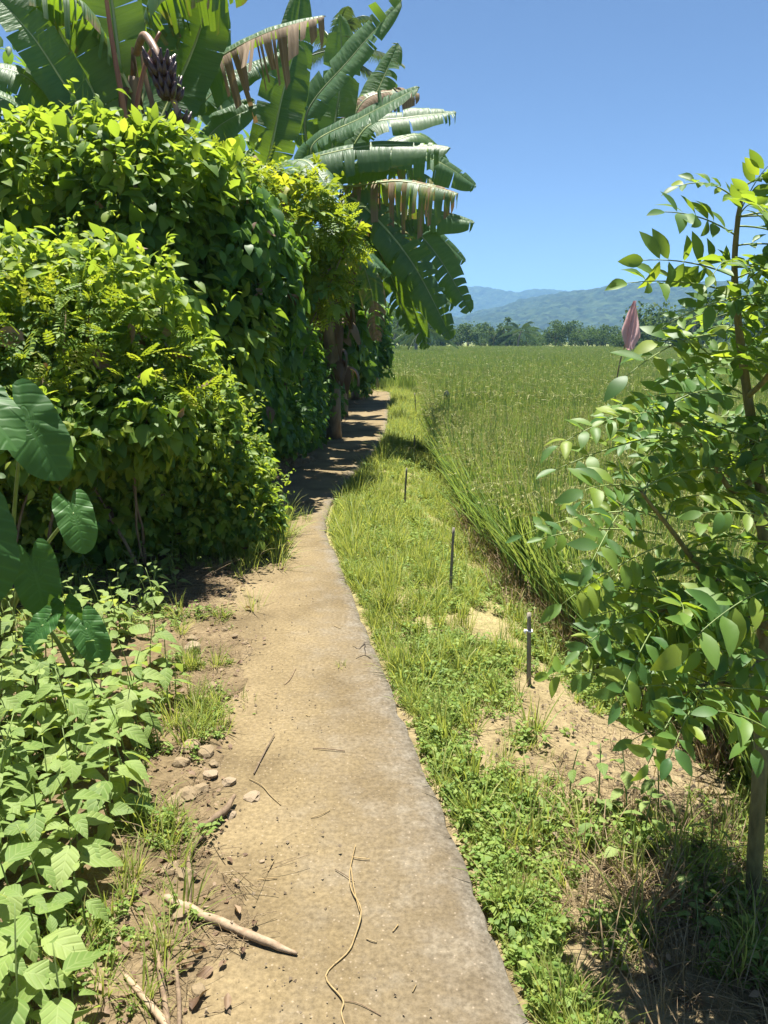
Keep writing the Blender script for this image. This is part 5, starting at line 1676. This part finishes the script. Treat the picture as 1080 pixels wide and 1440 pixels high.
for (u, v, s) in ((268, 1052, .04), (290, 1060, .035), (255, 1075, .03), (262, 1118, .035), (282, 1112, .03), (245, 1130, .03), (250, 1160, .025), (240, 1225, .03), (262, 1235, .03), (300, 1075, .022), (300, 968, .03), (285, 985, .03), (330, 895, .018), (345, 905, .016), (316, 886, .02), (280, 1390, .02), (300, 1300, .016), (310, 1330, .012), (255, 1290, .022), (270, 905, .03)):
    stone(u, v, s, 'crumbly brown soil clod on the littered left margin', 'clod', 'soil clods on the left margin', .6)
for (u, v, s) in ((368, 1208, .008), (534, 1375, .006), (580, 1280, .005), (488, 1356, .004), (415, 1192, .005), (655, 1352, .005), (412, 888, .014), (425, 1003, .010), (461, 1010, .006), (565, 1372, .004)):
    stone(u, v, s, 'small pebble lying loose on the path', 'stone', 'pebbles on the path', .6)
# bigger fallen leaves
DL = [leaf_tpl(6, .5, .6, .1, .45, side=2), leaf_tpl(6, .4, .9, -.3, .45, side=2), leaf_tpl(6, .55, .4, .5, .4, twist=1.0, side=2)]
DLM = [mesh('fallen_leaf', v, f, M['dryleaf'], 0.0, l) for v, f, l in DL]
for (u, v, s) in ((330, 868, .05), (345, 855, .06), (310, 850, .05), (362, 842, .05), (300, 880, .05), (250, 810, .08), (235, 770, .09), (215, 1250, .06), (240, 1180, .06), (280, 1290, .06), (300, 1360, .05), (270, 1420, .06), (255, 1205, .05), (310, 1255, .04), (330, 1275, .05), (360, 1295, .035), (285, 1340, .05), (210, 1330, .05), (190, 1400, .06), (318, 1420, .04), (340, 930, .035), (870, 1310, .06), (850, 1330, .05), (930, 1380, .05), (900, 1250, .05), (795, 985, .03), (385, 780, .05), (395, 800, .04), (150, 800, .1), (180, 780, .1)):
    p = at_z(u, v, .012 if u < 600 else -.07)
    z = float(gz(p[0], p[1])); z = max(z, .0) if u < 600 else z
    o = obj('fallen_leaf', DLM[rng.integers(0, 3)], None, (p[0], p[1], z + .012)); o.scale = (s, s, s)
    o.rotation_euler = (rng.normal(0, .25), rng.normal(0, .25), rng.uniform(0, 6.28))
    tag(o, 'dry brown leaf fallen on the soil', 'leaf', 'fallen dry leaves')

# ------------------------------------------------------------------ far trees
QUAD = (np.array([(-.5, 0, 0), (.5, .1, 0.1), (.4, .9, -.1), (-.35, 1.0, .15)]), np.array([(0, 1, 2), (0, 2, 3)]), np.zeros((4, 3)))
def far_crown(nclump, leafs, w, h, ls, airy=0.0):
    """crown made of leaf clumps; unit in metres, base of the crown at z = .18 h"""
    P, O = [], []
    for k in range(nclump):
        d = nrm(rng.normal(size=3)); f = rng.random() ** .4
        c = np.array([d[0] * w * .42 * f, d[1] * w * .42 * f, h * .56 + d[2] * h * .36 * f])
        r = rng.uniform(.13, .24) * w * (1 - airy * .35)
        dd = nrm(rng.normal(size=(leafs, 3)))
        q = c + dd * r * (rng.random((leafs, 1)) ** .35) * [1, 1, .75]
        P.append(q); O.append(dd)
    P, O = np.concatenate(P), np.concatenate(O)
    n = len(P)
    R = orient(nrm(rng.normal(size=(n, 3))), O + [0, 0, .5] + .4 * rng.normal(size=(n, 3)))
    S = rng.uniform(.6, 1.3, n) * ls
    mb = MB()
    VV = np.einsum('nij,vj->nvi', R * S[:, None, None], QUAD[0]) + P[:, None, :]
    FF = QUAD[1][None] + (np.arange(n) * 4)[:, None, None]
    mb.add(VV.reshape(-1, 3), FF.reshape(-1, 3), np.repeat(rng.random(n), 4))
    V, F, T, L = mb.data()
    crown = mesh('crown', V, F, M['tree'], T, L)
    mb = MB()
    V, F, L = tube(spline([(0, 0, -.3), (w * .02, 0, h * .3), (-w * .02, .1, h * .62)], 8), np.linspace(h * .028, h * .012, 8), 6); mb.add(V, F, 0, L)
    for k in range(5):
        a = k * 1.3; V, F, L = tube(bez((0, 0, h * (.25 + .05 * k)), (w * .15 * math.cos(a), w * .15 * math.sin(a), h * .5), (w * .32 * math.cos(a), w * .32 * math.sin(a), h * (.55 + .05 * k)), 6), np.linspace(h * .012, h * .004, 6), 5); mb.add(V, F, 0, L)
    V, F, T, L = mb.data()
    return crown, mesh('trunk', V, F, M['bark'], T, L)
KINDS = [far_crown(26, 46, 1.0, 1.0, .045), far_crown(34, 40, 1.25, .9, .042), far_crown(20, 46, .72, 1.1, .042, .6), far_crown(30, 44, 1.5, .8, .05)]
LABELS = ['rounded tree in the far tree line across the paddy', 'broad dark tree in the far tree line across the paddy', 'tall airy tree rising out of the far tree line', 'wide low tree at the foot of the far tree line']
def far_tree(u, Yd, vtop, kind, label=None):
    if label is None: label = LABELS[kind] + (', back row' if Yd > 148 else ', front row')
    x = (u - 540) * Yd / FPX
    r = ray(u, vtop); h = CAM_H + r[2] / r[1] * Yd + .4
    e = empty('far_tree', (x, Yd, -.4), label or LABELS[kind], 'tree', 'trees of the far tree line')
    e.rotation_euler = (0, 0, rng.uniform(0, 6.28)); s = h
    e.scale = (s * rng.uniform(.9, 1.15), s * rng.uniform(.9, 1.15), s)
    obj('trunk', KINDS[kind][1], e); obj('crown', KINDS[kind][0], e)
us = 470
while us < 1190:
    far_tree(us, rng.uniform(150, 185), rng.uniform(447, 462), rng.choice([0, 1, 3, 0]))
    us += rng.uniform(13, 24)
us = 480
while us < 1180:
    far_tree(us, rng.uniform(138, 147), rng.uniform(466, 474), rng.choice([0, 1, 3]))
    us += rng.uniform(18, 36)
for (u, v, k) in ((707, 445, 2), (690, 458, 2), (655, 452, 0), (735, 458, 1), (775, 452, 0), (820, 456, 1), (845, 462, 0), (600, 455, 1), (560, 452, 3), (620, 446, 2)):
    far_tree(u, 142, v, k)
for (u, Yd, v, k, l) in ((915, 105, 412, 1, 'large dark tree standing nearest behind the pink flag'), (985, 110, 405, 0, 'tall rounded tree behind the feathery-leaved tree'), (1060, 108, 398, 1, 'large tree at the right end of the far tree line'), (865, 112, 462, 3, 'small round dark tree left of the pink flag'), (950, 120, 420, 3, 'wide tree filling the gap behind the pink flag')):
    far_tree(u, Yd, v, k, l)
# dark shrubs under the tree line
P, ROT, SCL, IDX = [], [], [], []

# ------------------------------------------------------------------ coconut palms
def palm(u, Yd, vtop, frl, nfr, label):
    x = (u - 540) * Yd / FPX
    r = ray(u, vtop); h = CAM_H + r[2] / r[1] * Yd
    g = np.array([x - .4, Yd, -.3]); top = np.array([x, Yd, h])
    e = empty('coconut_palm', g, label, 'palm', 'coconut palms')
    C = spline([g, g * .5 + top * .5 + [-.25, 0, 0], top], 14)
    mb = MB(); V, F, L = tube(C, np.linspace(.2, .11, 14), 8); mb.add(V, F, 0, L); mb.build('trunk', M['stake'], e, g)
    for k in range(nfr):
        a = k * 2.4 + rng.normal(0, .2); el = 1.15 - 1.7 * (k / nfr)
        d = np.array([math.cos(a) * math.cos(el), math.sin(a) * math.cos(el), math.sin(el)])
        hd = np.array([math.cos(a), math.sin(a), 0])
        tip = top + d * frl * .7 + hd * frl * .25 - [0, 0, frl * .28]
        S = bez(top, top + d * frl * .6, tip, 16)
        mb = MB(); V, F, L = tube(S, np.linspace(.03, .008, 16), 4); mb.add(V, F, 0, L)
        T = nrm(np.gradient(S, axis=0))
        for i in range(2, 16):
            for q in range(3):
                f = i + q / 3
                if f > 15: break
                p = S[int(f)] + (S[min(15, int(f) + 1)] - S[int(f)]) * (f % 1)
                sd = nrm(np.cross(T[int(f)], [0, 0, 1]))
                ll = frl * .2 * math.sin(min(1, (f + 2) / 16) * 2.7 + .2)
                for s in (-1, 1):
                    dv = nrm(sd * s * .8 + T[int(f)] * .6 - np.array([0, 0, .45 + .2 * rng.random()]))
                    wv = nrm(np.cross(dv, sd)) * .028 * frl / 3
                    m_ = p + dv * ll * .6; t_ = p + dv * ll - [0, 0, ll * .2]
                    mb.add(np.array([p - wv * .6, p + wv * .6, m_ + wv, m_ - wv, t_]), np.array([(0, 1, 2), (0, 2, 3), (3, 2, 4)]), rng.random())
        mb.build('frond', M['palm'], e, g)
palm(478, 30, 70, 2.6, 14, 'tall coconut palm rising behind the banana leaves')
palm(590, 85, 462, 4.5, 16, 'low coconut palm at the left end of the far tree line')
palm(560, 95, 452, 4.5, 16, 'coconut palm behind the drooping banana leaf, left of the low one')
palm(728, 132, 466, 4.0, 14, 'small coconut palm in the middle of the far tree line')
palm(968, 104, 445, 4.0, 14, 'coconut palm between the dark trees behind the flag')

# ------------------------------------------------------------------ haze
HX = 3950.0
V = np.array([(x, y, z) for x in (-HX, HX) for y in (-HX, HX) for z in (-1.6, 240.0)])
F = np.array([(0, 1, 3, 2), (4, 6, 7, 5), (0, 4, 5, 1), (2, 3, 7, 6), (0, 2, 6, 4), (1, 5, 7, 3)])
m, t = newmat('haze')
pv = N(t, 'ShaderNodeVolumePrincipled', i_Density=.00034, i_Anisotropy=0.0)
pv.inputs['Color'].default_value = (.29, .59, 1.0, 1)
out = N(t, 'ShaderNodeOutputMaterial'); t.links.new(pv.outputs[0], out.inputs['Volume'])
hz = tag(obj('haze', mesh('haze', V, F, m, smooth=False)), 'pale blue humid haze in the air over fields and hills', 'haze', kind='stuff')
